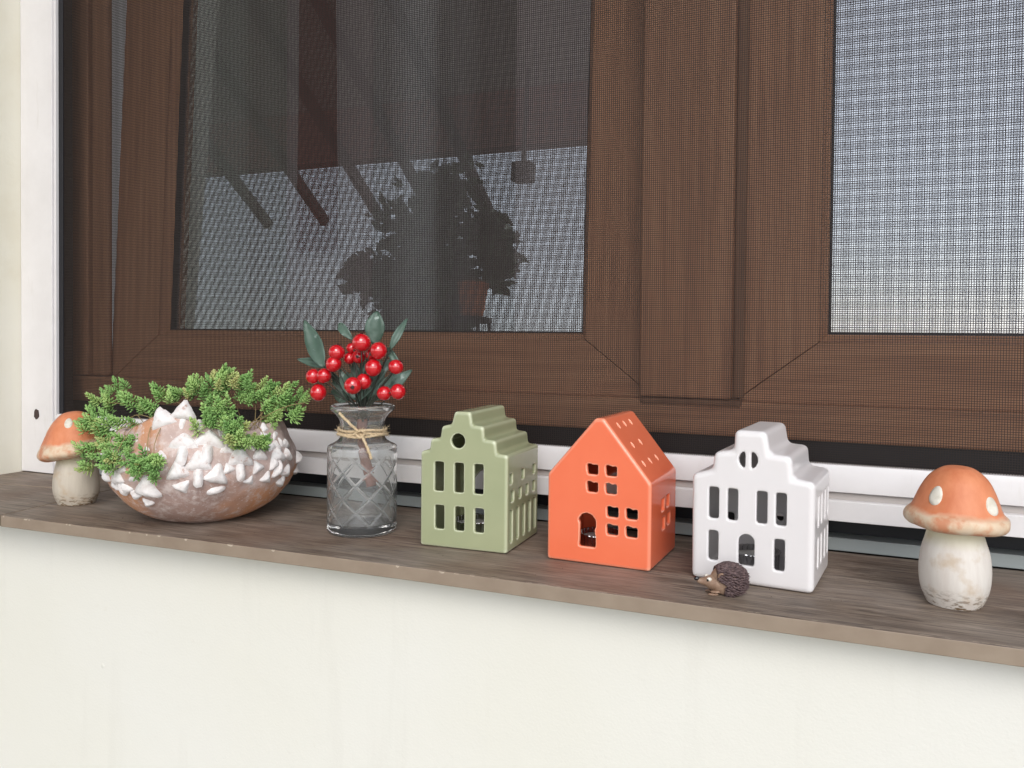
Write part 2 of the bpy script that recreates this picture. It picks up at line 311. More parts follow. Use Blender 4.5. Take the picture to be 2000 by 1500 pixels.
# ------------------------------------------------------------------ window
win = empty('window', (0, 0.85, 0.10)); tag(win, 'brown wood-grain double window, its left sash tilted inwards at the top', 'window')
def wbox(name, x0, x1, y0, y1, z0, z1, m, parent=win, bev=0.0, org=(0, 0.85, 0.10)):
    return box(name, x0 - org[0], x1 - org[0], y0 - org[1], y1 - org[1], z0 - org[2], z1 - org[2], m, parent, bev)
wbox('jamb', -1.0568, -1.019, 0.850, 0.8700, 0.136, WZ1, M_wv, bev=0.003)
wbox('jamb', -1.0185, -0.9855, 0.8555, 0.8640, 0.136, WZ1, M_wv, bev=0.004)
wbox('jamb', 0.72, 0.79, 0.850, 0.915, 0.136, WZ1, M_wv, bev=0.003)
wbox('bottom_rail', -1.0568, 0.79, 0.851, 0.915, 0.0995, 0.1355, M_wh, bev=0.003)
wbox('top_rail', -1.0568, 0.79, 0.851, 0.915, 1.29, WZ1, M_wh, bev=0.003)
wbox('gap_shade_seal', WX0 + 0.001, 0.79, 0.857, 0.915, 0.0, 0.0993, M_black)  # black box set in the dark gap below the frame, shade put into its colour
wbox('gap_shade_seal', WX0 + 0.001, -1.0575, 0.860, 0.880, 0.0997, WZ1, M_black)
wbox('light_strip', -1.0628, -1.0500, 0.838, 0.8495, 0.092, WZ1, M_alu)
wbox('centre_post', -0.2164, -0.1222, 0.8445, 0.8630, 0.1370, 1.29, M_wv, bev=0.003)
wbox('post_rebate', -0.1218, -0.1118, 0.8555, 0.8630, 0.1390, 1.29, M_wvd, bev=0.001)
wbox('post_end_cap', -0.2154, -0.1130, 0.8470, 0.8635, 0.1310, 0.1366, M_wvd, bev=0.001)
def sash(x0, x1, z0, z1, ws, wr, tilt):
    s = empty('sash', (0, 0.865 - 0.85, z0 - 0.10), (-R_(tilt), 0, 0), win)
    X0, X1, Z1 = x0 + ws, x1 - ws, z1 - z0 - wr; g = 0.0003
    def member(name, p, m):   # p: outer0, outer1, inner1, inner0 in XZ
        vs = []; fs = []
        for (y, ins) in ((0.0, 0), (0.05, 0)):
            vs += [(x, y, z) for x, z in p]
        fs = [(0, 1, 2, 3), (7, 6, 5, 4)] + [(i, i + 4, (i + 1) % 4 + 4, (i + 1) % 4) for i in range(4)]
        o = mesh_obj(name, vs, fs, m, s); bevel(o, 0.0012, 2); return o
    H = z1 - z0
    member('rail', [(x0 + g, 0), (x1 - g, 0), (X1 - g, wr), (X0 + g, wr)], M_wh)
    member('rail', [(x0 + g, H), (x1 - g, H), (X1 - g, Z1), (X0 + g, Z1)], M_wh)
    member('stile', [(x0, g), (x0, H - g), (X0, Z1 - g), (X0, wr + g)], M_wv)
    member('stile', [(x1, g), (x1, H - g), (X1, Z1 - g), (X1, wr + g)], M_wv)
    def bead(name, a, b_, inx, inz, m, w1, w2, y1, y2, d=0.008):
        # sloping strip between the frame face and the glass
        def q(u, w, y): # corner u on rect inset by w
            return (u[0] + inx * w * u[2], y, u[1] + inz * w * u[3])
        vs = [q(a, w1, y1), q(b_, w1, y1), q(b_, w2, y2), q(a, w2, y2), q(a, w1, y1 + d), q(b_, w1, y1 + d), q(b_, w2, y2 + d), q(a, w2, y2 + d)]
        fs = [(0, 1, 2, 3), (7, 6, 5, 4), (0, 4, 5, 1), (2, 6, 7, 3), (1, 5, 6, 2), (0, 3, 7, 4)]
        return mesh_obj(name, vs, fs, m, s)
    A = (X0, wr, 1, 1); B = (X1, wr, -1, 1); Cc = (X1, Z1, -1, -1); D = (X0, Z1, 1, -1)
    for nm, w1, w2, y1, y2, mh, mv in (('glazing_bead', 0.0002, 0.0075, 0.003, 0.014, M_wh, M_wv), ('gasket', 0.0076, 0.0100, 0.0145, 0.0185, M_black, M_black)):
        bead(nm, A, B, 1, 1, mh, w1, w2, y1, y2); bead(nm, D, Cc, 1, 1, mh, w1, w2, y1, y2)
        bead(nm, A, D, 1, 1, mv, w1, w2, y1, y2); bead(nm, B, Cc, 1, 1, mv, w1, w2, y1, y2)
    e = 0.004
    mesh_obj('glass_pane', [(X0 + e, 0.0205, wr + e), (X1 - e, 0.0205, wr + e), (X1 - e, 0.0205, Z1 - e), (X0 + e, 0.0205, Z1 - e)], [(0, 1, 2, 3)], M_pane, s)
    return s
sash(-0.9916, -0.1965, 0.129, 1.28, 0.0866, 0.0665, 2.9)
sash(-0.1290, 0.715, 0.129, 1.28, 0.0873, 0.0665, 0.0)

# ------------------------------------------------------------------ insect screen
scr = empty('insect_screen', (-0.1, 0.806, 0)); tag(scr, 'dark mesh insect screen in a white aluminium frame in front of the brown window', 'insect screen')
O = (-0.1, 0.806, 0)
def sbox(name, *a, m=M_alu, bev=0.0006, parent=scr):
    return box(name, a[0] - O[0], a[1] - O[0], a[2] - O[1], a[3] - O[1], a[4], a[5], m, parent, bev)
sr = sbox('side_rail', WX0 + 0.0005, -1.0345, 0.806, 0.835, 0.0012, WZ1)
sbox('side_rail', -1.0342, -1.0300, 0.8085, 0.835, 0.0012, WZ1)
pts = []
for i in range(14):
    a = 2 * math.pi * i / 14; r = random.uniform(0.0042, 0.0055); pts.append((-1.0654 + r * math.cos(a) - O[0], -0.0009, 0.0826 + 1.45 * r * math.sin(a)))
vs = pts + [(x, 0.0006, z) for x, y, z in pts]
mesh_obj('screw_hole', vs, [tuple(range(14)), tuple(range(14, 28))] + [(i, (i + 1) % 14, (i + 1) % 14 + 14, i + 14) for i in range(14)], M_screw, scr)
sbox('brush_seal', -1.0298, -1.0215, 0.8125, 0.828, 0.010, WZ1, m=M_black)
pr = [(0.806, 0.0335), (0.806, 0.0520), (0.8105, 0.0528), (0.8105, 0.0592), (0.806, 0.0600), (0.8065, 0.0790), (0.8085, 0.0845), (0.822, 0.0845), (0.822, 0.0335)]
xa, xb = -1.0290 - O[0], 0.79 - O[0]; n = len(pr)
vs = [(xa, y - O[1], z) for y, z in pr] + [(xb, y - O[1], z) for y, z in pr]
bar = mesh_obj('bottom_bar', vs, [tuple(range(n)), tuple(range(n, 2 * n))] + [(i, (i + 1) % n, (i + 1) % n + n, i + n) for i in range(n)], M_alu, scr)
bevel(bar, 0.0006, 2, 20)
sbox('groove_strip', -1.0288, 0.789, 0.8098, 0.8104, 0.0531, 0.0588, m=M_alug, bev=0)
sbox('bottom_track', WX0 + 0.001, 0.79, 0.834, 0.8560, 0.0003, 0.0123, m=M_track, bev=0.0005)
b = MB(); P_ = 0.0021; t = 0.00025; ym = 0.8145 - O[1]
x = -1.0215
while x < 0.785:
    b.box(x - O[0] - t, x - O[0] + t, ym - t, ym + t, 0.0835, WZ1 - 0.002); x += P_ * random.gauss(1, 0.004)
z = 0.0855
while z < WZ1 - 0.003:
    b.box(-1.0215 - O[0], 0.785 - O[0], ym - t * 2.6, ym - t * 0.9, z - t, z + t); z += P_ * random.gauss(1, 0.004)
mo = b.build('mesh', M_thread, scr); mo['kind'] = 'stuff'

# ------------------------------------------------------------------ curtains behind the glass
def curtain(x0, x1, y, m, label, z0=-0.3, z1=1.33, folds=6, amp=0.012, seed=0, top=None, stitch=None):
    rnd = random.Random(seed); n = int((x1 - x0) / 0.004) + 2; vs = []; rows = 14
    ph = [rnd.uniform(0, 6.3) for _ in range(4)]
    for j in range(rows):
        tz = j / (rows - 1); z = z0 + (z1 - z0) * tz
        for i in range(n):
            u = i / (n - 1); xx = x0 + (x1 - x0) * u
            if top: xx = (top[0] + (top[1] - top[0]) * u) * tz + xx * (1 - tz)
            k = folds * 2 * math.pi
            dy = amp * (math.sin(u * k + ph[0] + 0.4 * tz) + 0.5 * math.sin(u * k * 1.73 + ph[1]) + 0.25 * math.sin(u * k * 3.1 + ph[2]))
            vs.append((xx - x0, dy, z - z1))
    fs = [(j * n + i, j * n + i + 1, (j + 1) * n + i + 1, (j + 1) * n + i) for j in range(rows - 1) for i in range(n - 1)]
    o = mesh_obj('curtain', vs, fs, m, None, True, loc=(x0, y, z1)); tag(o, label, 'curtain'); return o
cG = cloth('grey_green_voile', (0.64, 0.69, 0.64), 0.55); cW = cloth('white_voile', (0.76, 0.77, 0.90), 0.55)
cM = cloth('mauve_grey_cloth', (0.48, 0.41, 0.41), 0.5); cD = cloth('dark_red_cloth', (0.24, 0.075, 0.07), 0.1)
cL = cloth('light_grey_voile', (0.62, 0.61, 0.61), 0.55); cK = cloth('charcoal_cloth', (0.32, 0.30, 0.30), 0.4)
curtain(-1.03, -0.80, 1.00, cG, 'grey-green voile curtain at the left side of the tilted pane', folds=3, seed=1)
curtain(-0.90, -0.60, 1.06, cM, 'mauve-grey curtain beside the dark red cloth strip', folds=2, seed=2)
curtain(-0.80, -0.715, 1.03, cD, 'dark red strip of cloth hanging between two curtains', folds=1.4, seed=3, z0=0.32, top=(-0.79, -0.73), amp=0.006)
curtain(-0.648, -0.515, 1.00, cL, 'light grey voile curtain in the middle of the tilted pane', folds=2.2, seed=4, amp=0.007)
curtain(-0.545, -0.435, 1.02, cK, 'narrow charcoal curtain right of the light grey one', folds=1.5, seed=5, amp=0.006)
curtain(-0.50, -0.05, 1.05, cM, 'mauve-grey curtain at the right side of the tilted pane', folds=3, seed=6, amp=0.007)
curtain(-1.50, -0.99, 1.04, cloth('pale_grey_cloth', (0.8, 0.78, 0.80), 0.45), 'pale grey curtain seen through the gap beside the tilted sash', folds=3, seed=7)
curtain(-0.09, 0.80, 0.932, cW, 'bright white voile curtain behind the closed right pane', folds=11, seed=8, amp=0.004)

# ------------------------------------------------------------------ what the tilted pane mirrors, out on the terrace
M_leafd = mat('shrub_leaf', (0.10, 0.16, 0.09), 0.5); M_bark = mat('shrub_bark', (0.06, 0.045, 0.03), 0.8)
def shrub(name, loc, blobs, n, label, cat, trunk):
    r = empty(name, loc); tag(r, label, cat)
    rnd = random.Random(11); vs, fs = [], []
    for k in range(n):
        c, rr = blobs[0] if rnd.random() < 0.45 else rnd.choice(blobs); d = Vector((rnd.gauss(0, 1), rnd.gauss(0, 1), rnd.gauss(0, 1))).normalized() * (rnd.random() ** 0.4) * (rnd.uniform(0.75, 1.2) if rr[0] > 0.2 else rnd.uniform(0.5, 1.9))
        p = Vector((c[0] + d.x * rr[0], c[1] + d.y * rr[1], c[2] + d.z * rr[2])); s_ = rnd.uniform(0.028, 0.055)
        e = Euler((rnd.uniform(0, 6.3), rnd.uniform(0, 6.3), rnd.uniform(0, 6.3))).to_matrix(); i0 = len(vs)
        for q in ((0, -1, 0), (0.5, 0, 0.12), (0, 1, 0), (-0.5, 0, 0.12)): vs.append(p + e @ (Vector(q) * s_))
        fs.append((i0, i0 + 1, i0 + 2, i0 + 3))
    f = mesh_obj('foliage', vs, fs, M_leafd, r); f['kind'] = 'stuff'
    v2, f2_ = tube(trunk, [0.03 * (1 - 0.6 * i / len(trunk)) for i in range(len(trunk))]); mesh_obj('trunk', v2, f2_, M_bark, r)
    return r
shrub('potted_shrub', (-1.9, -1.6, -1.0), [((0.0, 0, 1.62), (0.26, 0.16, 0.34)), ((-0.06, 0, 1.95), (0.16, 0.10, 0.14)), ((0.10, 0, 2.1), (0.12, 0.07, 0.12)), ((0.28, 0, 1.92), (0.09, 0.06, 0.09)), ((0.37, 0, 1.80), (0.07, 0.05, 0.10)), ((-0.33, 0, 1.74), (0.09, 0.06, 0.07)), ((0, 0, 1.25), (0.26, 0.17, 0.3))],
      3600, 'tall dark leafy shrub on the terrace mirrored in the tilted pane', 'shrub', [(0, 0, 0.45), (0.01, 0, 0.9), (0, 0, 1.5), (0.05, 0, 1.9)])
mp_ = mat('grey_planter', (0.10, 0.11, 0.12), 0.7)
v, f = lathe(smooth_prof([(0.17, 0), (0.20, 0.2), (0.24, 0.48), (0.26, 0.5), (0.235, 0.5), (0.22, 0.44)], 4), 40); tag(mesh_obj('planter', v, f, mp_, None, True, loc=(-1.9, -1.6, -1.0)), 'round grey planter holding the tall terrace shrub', 'planter')
M_terr = mat('terracotta_plain', (0.85, 0.27, 0.12), 0.7)
st = empty('plant_stand', (-1.60, -1.50, -1.0)); tag(st, 'dark metal plant stand on the terrace mirrored in the pane', 'plant stand')
for sx in (-1, 1):
    for sy in (-1, 1):
        v, f = tube([(sx * 0.1, sy * 0.1, 0), (sx * 0.06, sy * 0.06, 1.50)], 0.008); mesh_obj('leg', v, f, M_black, st, True)
v, f = lathe([(0.09, 1.50), (0.09, 1.515)], 32); mesh_obj('top', v, f, M_black, st)
v, f = lathe([(0.045, 0), (0.052, 0.02), (0.065, 0.13), (0.07, 0.135), (0.07, 0.155), (0.062, 0.155), (0.058, 0.13)], 32)
tag(mesh_obj('flower_pot', v, f, M_terr, None, True, loc=(-1.60, -1.50, 0.5155)), 'terracotta flower pot on the dark plant stand', 'flower pot')
lp = empty('wall_lantern', (-1.43, -1.6, 1.23)); tag(lp, 'small dark box lantern hanging under the terrace roof', 'lantern')
box('housing', -0.045, 0.045, -0.04, 0.04, -0.085, 0.0, M_black, lp, 0.004); box('bracket', -0.008, 0.008, -0.008, 0.008, 0.0, 0.44, M_black, lp)
b = MB()

# ------------------------------------------------------------------ ceramic houses
def glaze(name, col, edge, rough=0.18, deep=None):
    m = mat(name, col, rough, 0.5, 0.2); c = coords(m)
    n1 = nz(m, c, 14, 3); deep = deep or tuple(x * 0.86 for x in col)
    cc = ramp(m, n1, [(0.3, deep), (0.7, col)])
    ge = N(m, 'NewGeometry'); pf = ramp(m, ge.outputs['Pointiness'], [(0.506, gray(0)), (0.535, gray(0.85))])
    cc = mix(m, pf, cc, edge)
    n2 = nz(m, c, 700, 2); cc = mix(m, ramp(m, n2, [(0.72, gray(0)), (0.78, gray(0.25))]), cc, edge)
    setc(m, cc); n3 = nz(m, c, 45, 2); bump(m, n3, 0.15, 0.0008); return m
def prism(pts, y0, y1):
    n = len(pts); vs = [(x, y0, z) for x, z in pts] + [(x, y1, z) for x, z in pts]
    return vs, [tuple(range(n)), tuple(range(n, 2 * n))] + [(i, (i + 1) % n, (i + 1) % n + n, i + n) for i in range(n)]
def prism_x(pts, x0, x1):
    n = len(pts); vs = [(x0, y, z) for y, z in pts] + [(x1, y, z) for y, z in pts]
    return vs, [tuple(range(n)), tuple(range(n, 2 * n))] + [(i, (i + 1) % n, (i + 1) % n + n, i + n) for i in range(n)]
def rect(x0, z0, x1, z1): return [(x0, z0), (x1, z0), (x1, z1), (x0, z1)]
def circ(x, z, r, n=24, a0=0, a1=360): return [(x + r * math.cos(R_(a0 + (a1 - a0) * i / n)), z + r * math.sin(R_(a0 + (a1 - a0) * i / n))) for i in range(n + (0 if a1 - a0 == 360 else 1))]
def arch(x0, x1, z0, z1):
    r = (x1 - x0) / 2; return [(x0, z0), (x1, z0)] + [((x0 + x1) / 2 + r * math.cos(R_(a)), z1 - r + r * math.sin(R_(a))) for a in range(0, 181, 15)]
def temp(vf):
    me = bpy.data.meshes.new('t'); me.from_pydata([tuple(v) for v in vf[0]], [], vf[1])
    bm = bmesh.new(); bm.from_mesh(me); bmesh.ops.recalc_face_normals(bm, faces=bm.faces); bm.to_mesh(me); bm.free()
    o = bpy.data.objects.new('t', me); COL.objects.link(o); return o
MM = 0.001
def house(name, outline, depth, wall, cuts, m, loc, ang, label, voxel, smooth_it, rnd_=2.5):
    """outline and cuts in mm. cuts: (axis, pts, a, b)"""
    o = temp(prism([(x * MM, z * MM) for x, z in outline], 0, depth * MM))
    bm = bmesh.new(); bm.from_mesh(o.data)
    bmesh.ops.bevel(bm, geom=list(bm.edges), offset=rnd_ * MM, segments=4, profile=0.5, affect='EDGES', clamp_overlap=True)
    bm.to_mesh(o.data); bm.free()
    # inner void: shrink the outline towards its middle
    def void():
        cx = sum(p[0] for p in outline) / len(outline); out = []
        W = max(p[0] for p in outline)
        n = len(outline); vs = []
        ar = sum(outline[i][0] * outline[(i + 1) % n][1] - outline[(i + 1) % n][0] * outline[i][1] for i in range(n)); sg = 1 if ar > 0 else -1
        for i in range(n):
            p0, p1, p2 = Vector(outline[i - 1]), Vector(outline[i]), Vector(outline[(i + 1) % n])
            d1 = (p1 - p0).normalized(); d2 = (p2 - p1).normalized()
            n1 = Vector((-d1.y, d1.x)) * sg; n2 = Vector((-d2.y, d2.x)) * sg
            k = (n1 + n2) / max(0.35, 1 + n1.dot(n2)); vs.append(((p1.x + k.x * wall) * MM, (p1.y + k.y * wall) * MM))
        return prism(vs, wall * MM, (depth - wall) * MM)
    tools = [temp(void())]
    for ax, pts, a, b_ in cuts:
        q = [(x * MM, z * MM) for x, z in pts]
        tools.append(temp(prism(q, a * MM, b_ * MM) if ax == 'y' else prism_x(q, a * MM, b_ * MM)))
    for t_ in tools:
        md = o.modifiers.new('d', 'BOOLEAN'); md.operation = 'DIFFERENCE'; md.solver = 'EXACT'; md.object = t_
    md = o.modifiers.new('r', 'REMESH'); md.mode = 'VOXEL'; md.voxel_size = voxel; md.use_smooth_shade = True
    md = o.modifiers.new('s', 'SMOOTH'); md.factor = 0.5; md.iterations = smooth_it
    dg = bpy.context.evaluated_depsgraph_get(); ev = o.evaluated_get(dg)
    me = bpy.data.meshes.new_from_object(ev); me.name = name
    for t_ in tools + [o]: bpy.data.objects.remove(t_, do_unlink=True)
    me.materials.clear(); me.materials.append(m)
    for p in me.polygons: p.use_smooth = True
    h = bpy.data.objects.new(name, me); h.location = loc; h.rotation_euler = (0, 0, R_(ang)); link(h); tag(h, label, 'tealight house'); return h
# sage green stepped gable
out_g = [(0, 0), (88, 0), (88, 90), (77.5, 91), (76, 102.5), (65, 103.5), (64, 115), (53, 116), (51, 128), (34.5, 128), (31.5, 116), (21.5, 113.5), (20, 102.5), (10.5, 101.5), (9, 91), (0, 89)]
cg = [('y', circ(38.7, 100.7, 6.8), -5, 8)]
for x0 in (14.8, 35.2, 55.2):
    cg += [('y', rect(x0, 52.7, x0 + 9.2, 80.3), -5, 8), ('y', rect(x0 + 0.8, 17.2, x0 + 10, 39.6), -5, 8)]
for y0 in (6, 38, 70):
    cg += [('x', rect(y0, 62.5, y0 + 8, 72), 80, 93)]
for y0 in (10, 30, 50, 70): cg += [('x', rect(y0, 45.5, y0 + 8, 55.5), 80, 93)]
for y0 in (8, 25, 42, 58.5, 74): cg += [('x', rect(y0, 8, y0 + 7, 38), 80, 93)]
cg += [('y', arch(16, 72, -0.5, 66), 78, 95)]
M_green = glaze('sage_glaze', (0.37, 0.39, 0.235), (0.62, 0.65, 0.46), 0.2, (0.32, 0.35, 0.205))
h1 = house('green_tealight_house', out_g, 88, 4.2, cg, M_green, (-0.3846, 0.6848, 0.0004), 2.5, 'sage green glazed ceramic tealight house with a stepped gable', 0.00085, 5)
# orange plain gable
out_o = [(0, 0), (94.6, 0), (94.6, 75), (52, 128), (44, 128), (0, 76.5)]
co = []
def pane4(x, z, s=10.2, g=17, zs=9.0, gz=15.5):
    r = []
    for i in range(2):
        for j in range(2):
            xx, zz = x + i * g, z + j * gz - i * 0.3
            r.append(('y', [(xx + 0.6, zz), (xx + s, zz - 0.2), (xx + s - 0.4, zz + zs * 0.55), (xx + s + 0.1, zz + zs), (xx + s * 0.62, zz + zs * 0.88), (xx + s * 0.3, zz + zs * 1.02), (xx, zz + zs)], -5, 9))
    return r
co += pane4(37, 63.4) + pane4(55.4, 27.8, 10.6, 17.2)
co += [('y', [(30.5, 15), (45.8, 15), (45.2, 25), (44.3, 30), (45.9, 34), (45.2, 39.5), (42, 43.2), (37.5, 44.6), (33, 43.4), (30.3, 40), (29.6, 38), (31, 35)], -5, 9)]
for (y0, z0) in ((34, 44.5), (51.5, 45.5), (37, 27.5), (55, 28.5)): co += [('x', rect(y0, z0, y0 + 11, z0 + 11), 92.6, 99)]
co += [('y', arch(19, 75, -0.5, 70), 80, 95)]
M_or = glaze('coral_glaze', (0.84, 0.19, 0.090), (0.92, 0.42, 0.28), 0.17, (0.80, 0.165, 0.075))
h2 = house('orange_tealight_house', out_o, 88, 4.4, co, M_or, (-0.2588, 0.6913, 0.0004), -2, 'coral orange glazed ceramic tealight house with a plain pitched roof', 0.00085, 6)
# embossed marks on the right roof slope
sl_ = Vector((94.6 - 52, 0, 75 - 128)).normalized(); 
M_mk = glaze('coral_glaze_mark', (0.95, 0.36, 0.20), (0.95, 0.42, 0.27), 0.2)
for (yy, tt) in ((22, 10), (40, 10), (58, 10), (22, 31), (46, 31), (16, 50), (36, 50), (58, 50)):
    base = Vector((52 * MM, 0, 128 * MM)) + sl_ * (tt * MM) + Vector((0, yy * MM, 0)); nrm = Vector((-sl_.z, 0, sl_.x)) 
    if nrm.z < 0: nrm = -nrm
    b = MB(); 
    for d, l, wd in ((sl_, 0.0085, 0.0011), (Vector((0, 1, 0)), 0.0065, 0.0009)):
        pts = [base - nrm * 0.0003 + d * (l * (k / 4 - 0.5)) + nrm * (0.0002 if 0 < k < 4 else -0.0006) for k in range(5)]
        v, f = tube(pts, [wd * 0.4, wd * 0.9, wd, wd * 0.8, wd * 0.3], 6); b.add(v, f)
    b.build('roof_mark', M_mk, h2, True)
# white stepped gable
out_w = [(0, 0), (96.5, 0), (96.5, 87), (80, 89), (78.5, 106), (62, 107), (59, 124.5), (34, 124.5), (33, 108), (17.5, 105.5), (16, 91), (-0.5, 86)]
cw = [('y', circ(45.2, 101, 7.6, 16, 108, 252), -5, 9), ('y', circ(45.2, 101, 7.6, 16, -72, 72), -5, 9)]
for x0 in (14, 29.3, 52.2, 67.3): cw += [('y', rect(x0, 51, x0 + 8.2, 76.6), -5, 9)]
cw += [('y', rect(14, 16.5, 22, 41), -5, 9), ('y', rect(66.4, 15, 74.6, 40), -5, 9), ('y', arch(38.4, 51, 15.5, 41), -5, 9)]
for y0 in (18, 36, 56, 74): cw += [('x', rect(y0, 49, y0 + 8, 73), 93.2, 103), ('x', rect(y0, 16, y0 + 8, 40), 93.2, 103)]
cw += [('y', circ(56, 40, 3.2), 78, 95), ('y', rect(8, 20, 16, 40), 78, 95), ('y', rect(76, 52, 84, 74), 78, 95)]
M_wht = glaze('white_glaze', (0.76, 0.73, 0.73), (0.82, 0.80, 0.80), 0.28, (0.73, 0.695, 0.695))
h3 = house('white_tealight_house', out_w, 87, 4.6, cw, M_wht, (-0.1300, 0.6885, 0.0004), -5, 'white ceramic tealight house with broad rounded steps and a split round window', 0.0009, 9, 4.2)
# tealights inside
M_tin = mat('aluminium_foil', (0.75, 0.75, 0.76), 0.22, 0.5, 0, 1.0); M_wax = mat('white_wax', (0.75, 0.73, 0.70), 0.5)
def tealight(loc, label):
    t_ = empty('tealight', loc); tag(t_, label, 'tealight', 'tealights inside the ceramic houses')
    def fl(v, a, j): return Vector((v.x, v.y, 0)) * (1 + 0.035 * math.sin(a * 26)) + Vector((0, 0, v.z)) if v.to_2d().length > 0.012 else v
    v, f = lathe([(0.0175, 0), (0.0185, 0.001), (0.019, 0.015), (0.0205, 0.0165), (0.019, 0.0162), (0.0185, 0.010)], 104, fl); mesh_obj('foil_cup', v, f, M_tin, t_, True)
    v, f = lathe([(0.018, 0.009), (0.018, 0.012), (0.012, 0.0125)], 40); mesh_obj('wax', v, f, M_wax, t_, True)
    v, f = tube([(0, 0, 0.0125), (0.0005, 0, 0.018)], 0.0007, 6); mesh_obj('wick', v, f, M_black, t_)
    return t_
tealight((-0.345, 0.722, 0.0055), 'small foil tealight inside the green ceramic house')
tealight((-0.218, 0.722, 0.0055), 'small foil tealight behind the door of the orange house')
tealight((-0.082, 0.716, 0.0055), 'small foil tealight behind the arched door of the white house')

# ------------------------------------------------------------------ toadstool ornaments
def stem_mat(name, grime):
    m = mat(name, (0.6, 0.55, 0.47), 0.7, 0.25); c = coords(m, (90, 90, 16)); g1 = nz(m, c, 1, 6, 0.6)
    cc = ramp(m, g1, [(0.3, (0.48, 0.42, 0.35) if grime else (0.60, 0.54, 0.49)), (0.65, (0.60, 0.54, 0.45) if grime else (0.70, 0.66, 0.61))])
    o = coords(m); big = nz(m, o, 55, 4); cc = mix(m, ramp(m, big, [(0.55, gray(0)), (0.70, gray(0.6))]), cc, (0.50, 0.37, 0.24))
    sx = N(m, 'SeparateXYZ'); L(m, o, sx.inputs[0]); mr = N(m, 'MapRange'); mr.inputs[1].default_value = 0.016; mr.inputs[2].default_value = 0.002; L(m, sx.outputs[2], mr.inputs[0])
    ch = nz(m, coords(m, (160, 160, 420)), 1, 4, 0.6); k = N(m, 'Math', operation='MULTIPLY'); L(m, mr.outputs[0], k.inputs[0])
    L(m, ramp(m, ch, [(0.50, gray(0)), (0.60, gray(1))]), k.inputs[1]); cc = mix(m, k.outputs[0], cc, (0.17, 0.11, 0.06))
    m2 = N(m, 'MapRange'); m2.inputs[1].default_value = 0.044; m2.inputs[2].default_value = 0.054; L(m, sx.outputs[2], m2.inputs[0])
    k2 = N(m, 'Math', operation='MULTIPLY'); L(m, m2.outputs[0], k2.inputs[0]); k2.inputs[1].default_value = 0.55; cc = mix(m, k2.outputs[0], cc, (0.66, 0.63, 0.38))
    setc(m, cc); bump(m, g1, 0.5, 0.0009); return m
def cap_mat(name, zr, grime):
    m = mat(name, (0.6, 0.2, 0.08), 0.5, 0.35); o = coords(m); sx = N(m, 'SeparateXYZ'); L(m, o, sx.inputs[0])
    n1 = nz(m, o, 60, 4, 0.6); n2 = nz(m, coords(m, (70, 70, 25)), 1, 5, 0.6)
    top = ramp(m, n2, [(0.3, (0.56, 0.17, 0.075)), (0.7, (0.70, 0.27, 0.135))])
    rim = ramp(m, n1, [(0.38, (0.56, 0.24, 0.13)), (0.55, (0.66, 0.50, 0.35)), (0.75, (0.72, 0.62, 0.50))])
    ad = N(m, 'Math', operation='MULTIPLY_ADD'); L(m, n1, ad.inputs[0]); ad.inputs[1].default_value = 0.012; L(m, sx.outputs[2], ad.inputs[2])
    t = ramp(m, ad.outputs[0], [(0.0, gray(0)), (1, gray(1))]); mr = N(m, 'MapRange'); mr.inputs[1].default_value = zr + 0.0115; mr.inputs[2].default_value = zr + 0.0155; L(m, ad.outputs[0], mr.inputs[0])
    cc = mix(m, mr.outputs[0], rim, top)
    m3 = N(m, 'MapRange'); m3.inputs[1].default_value = zr - 0.006; m3.inputs[2].default_value = zr - 0.009; L(m, sx.outputs[2], m3.inputs[0])
    cc = mix(m, m3.outputs[0], cc, (0.45, 0.24, 0.13)) if not grime else cc
    setc(m, cc); bump(m, n2, 0.4, 0.0008); return m
M_spot = mat('cream_spot', (0.72, 0.68, 0.58), 0.6); setc(M_spot, ramp(M_spot, nz(M_spot, coords(M_spot), 150, 4), [(0.35, (0.62, 0.57, 0.47)), (0.6, (0.76, 0.72, 0.63))]))
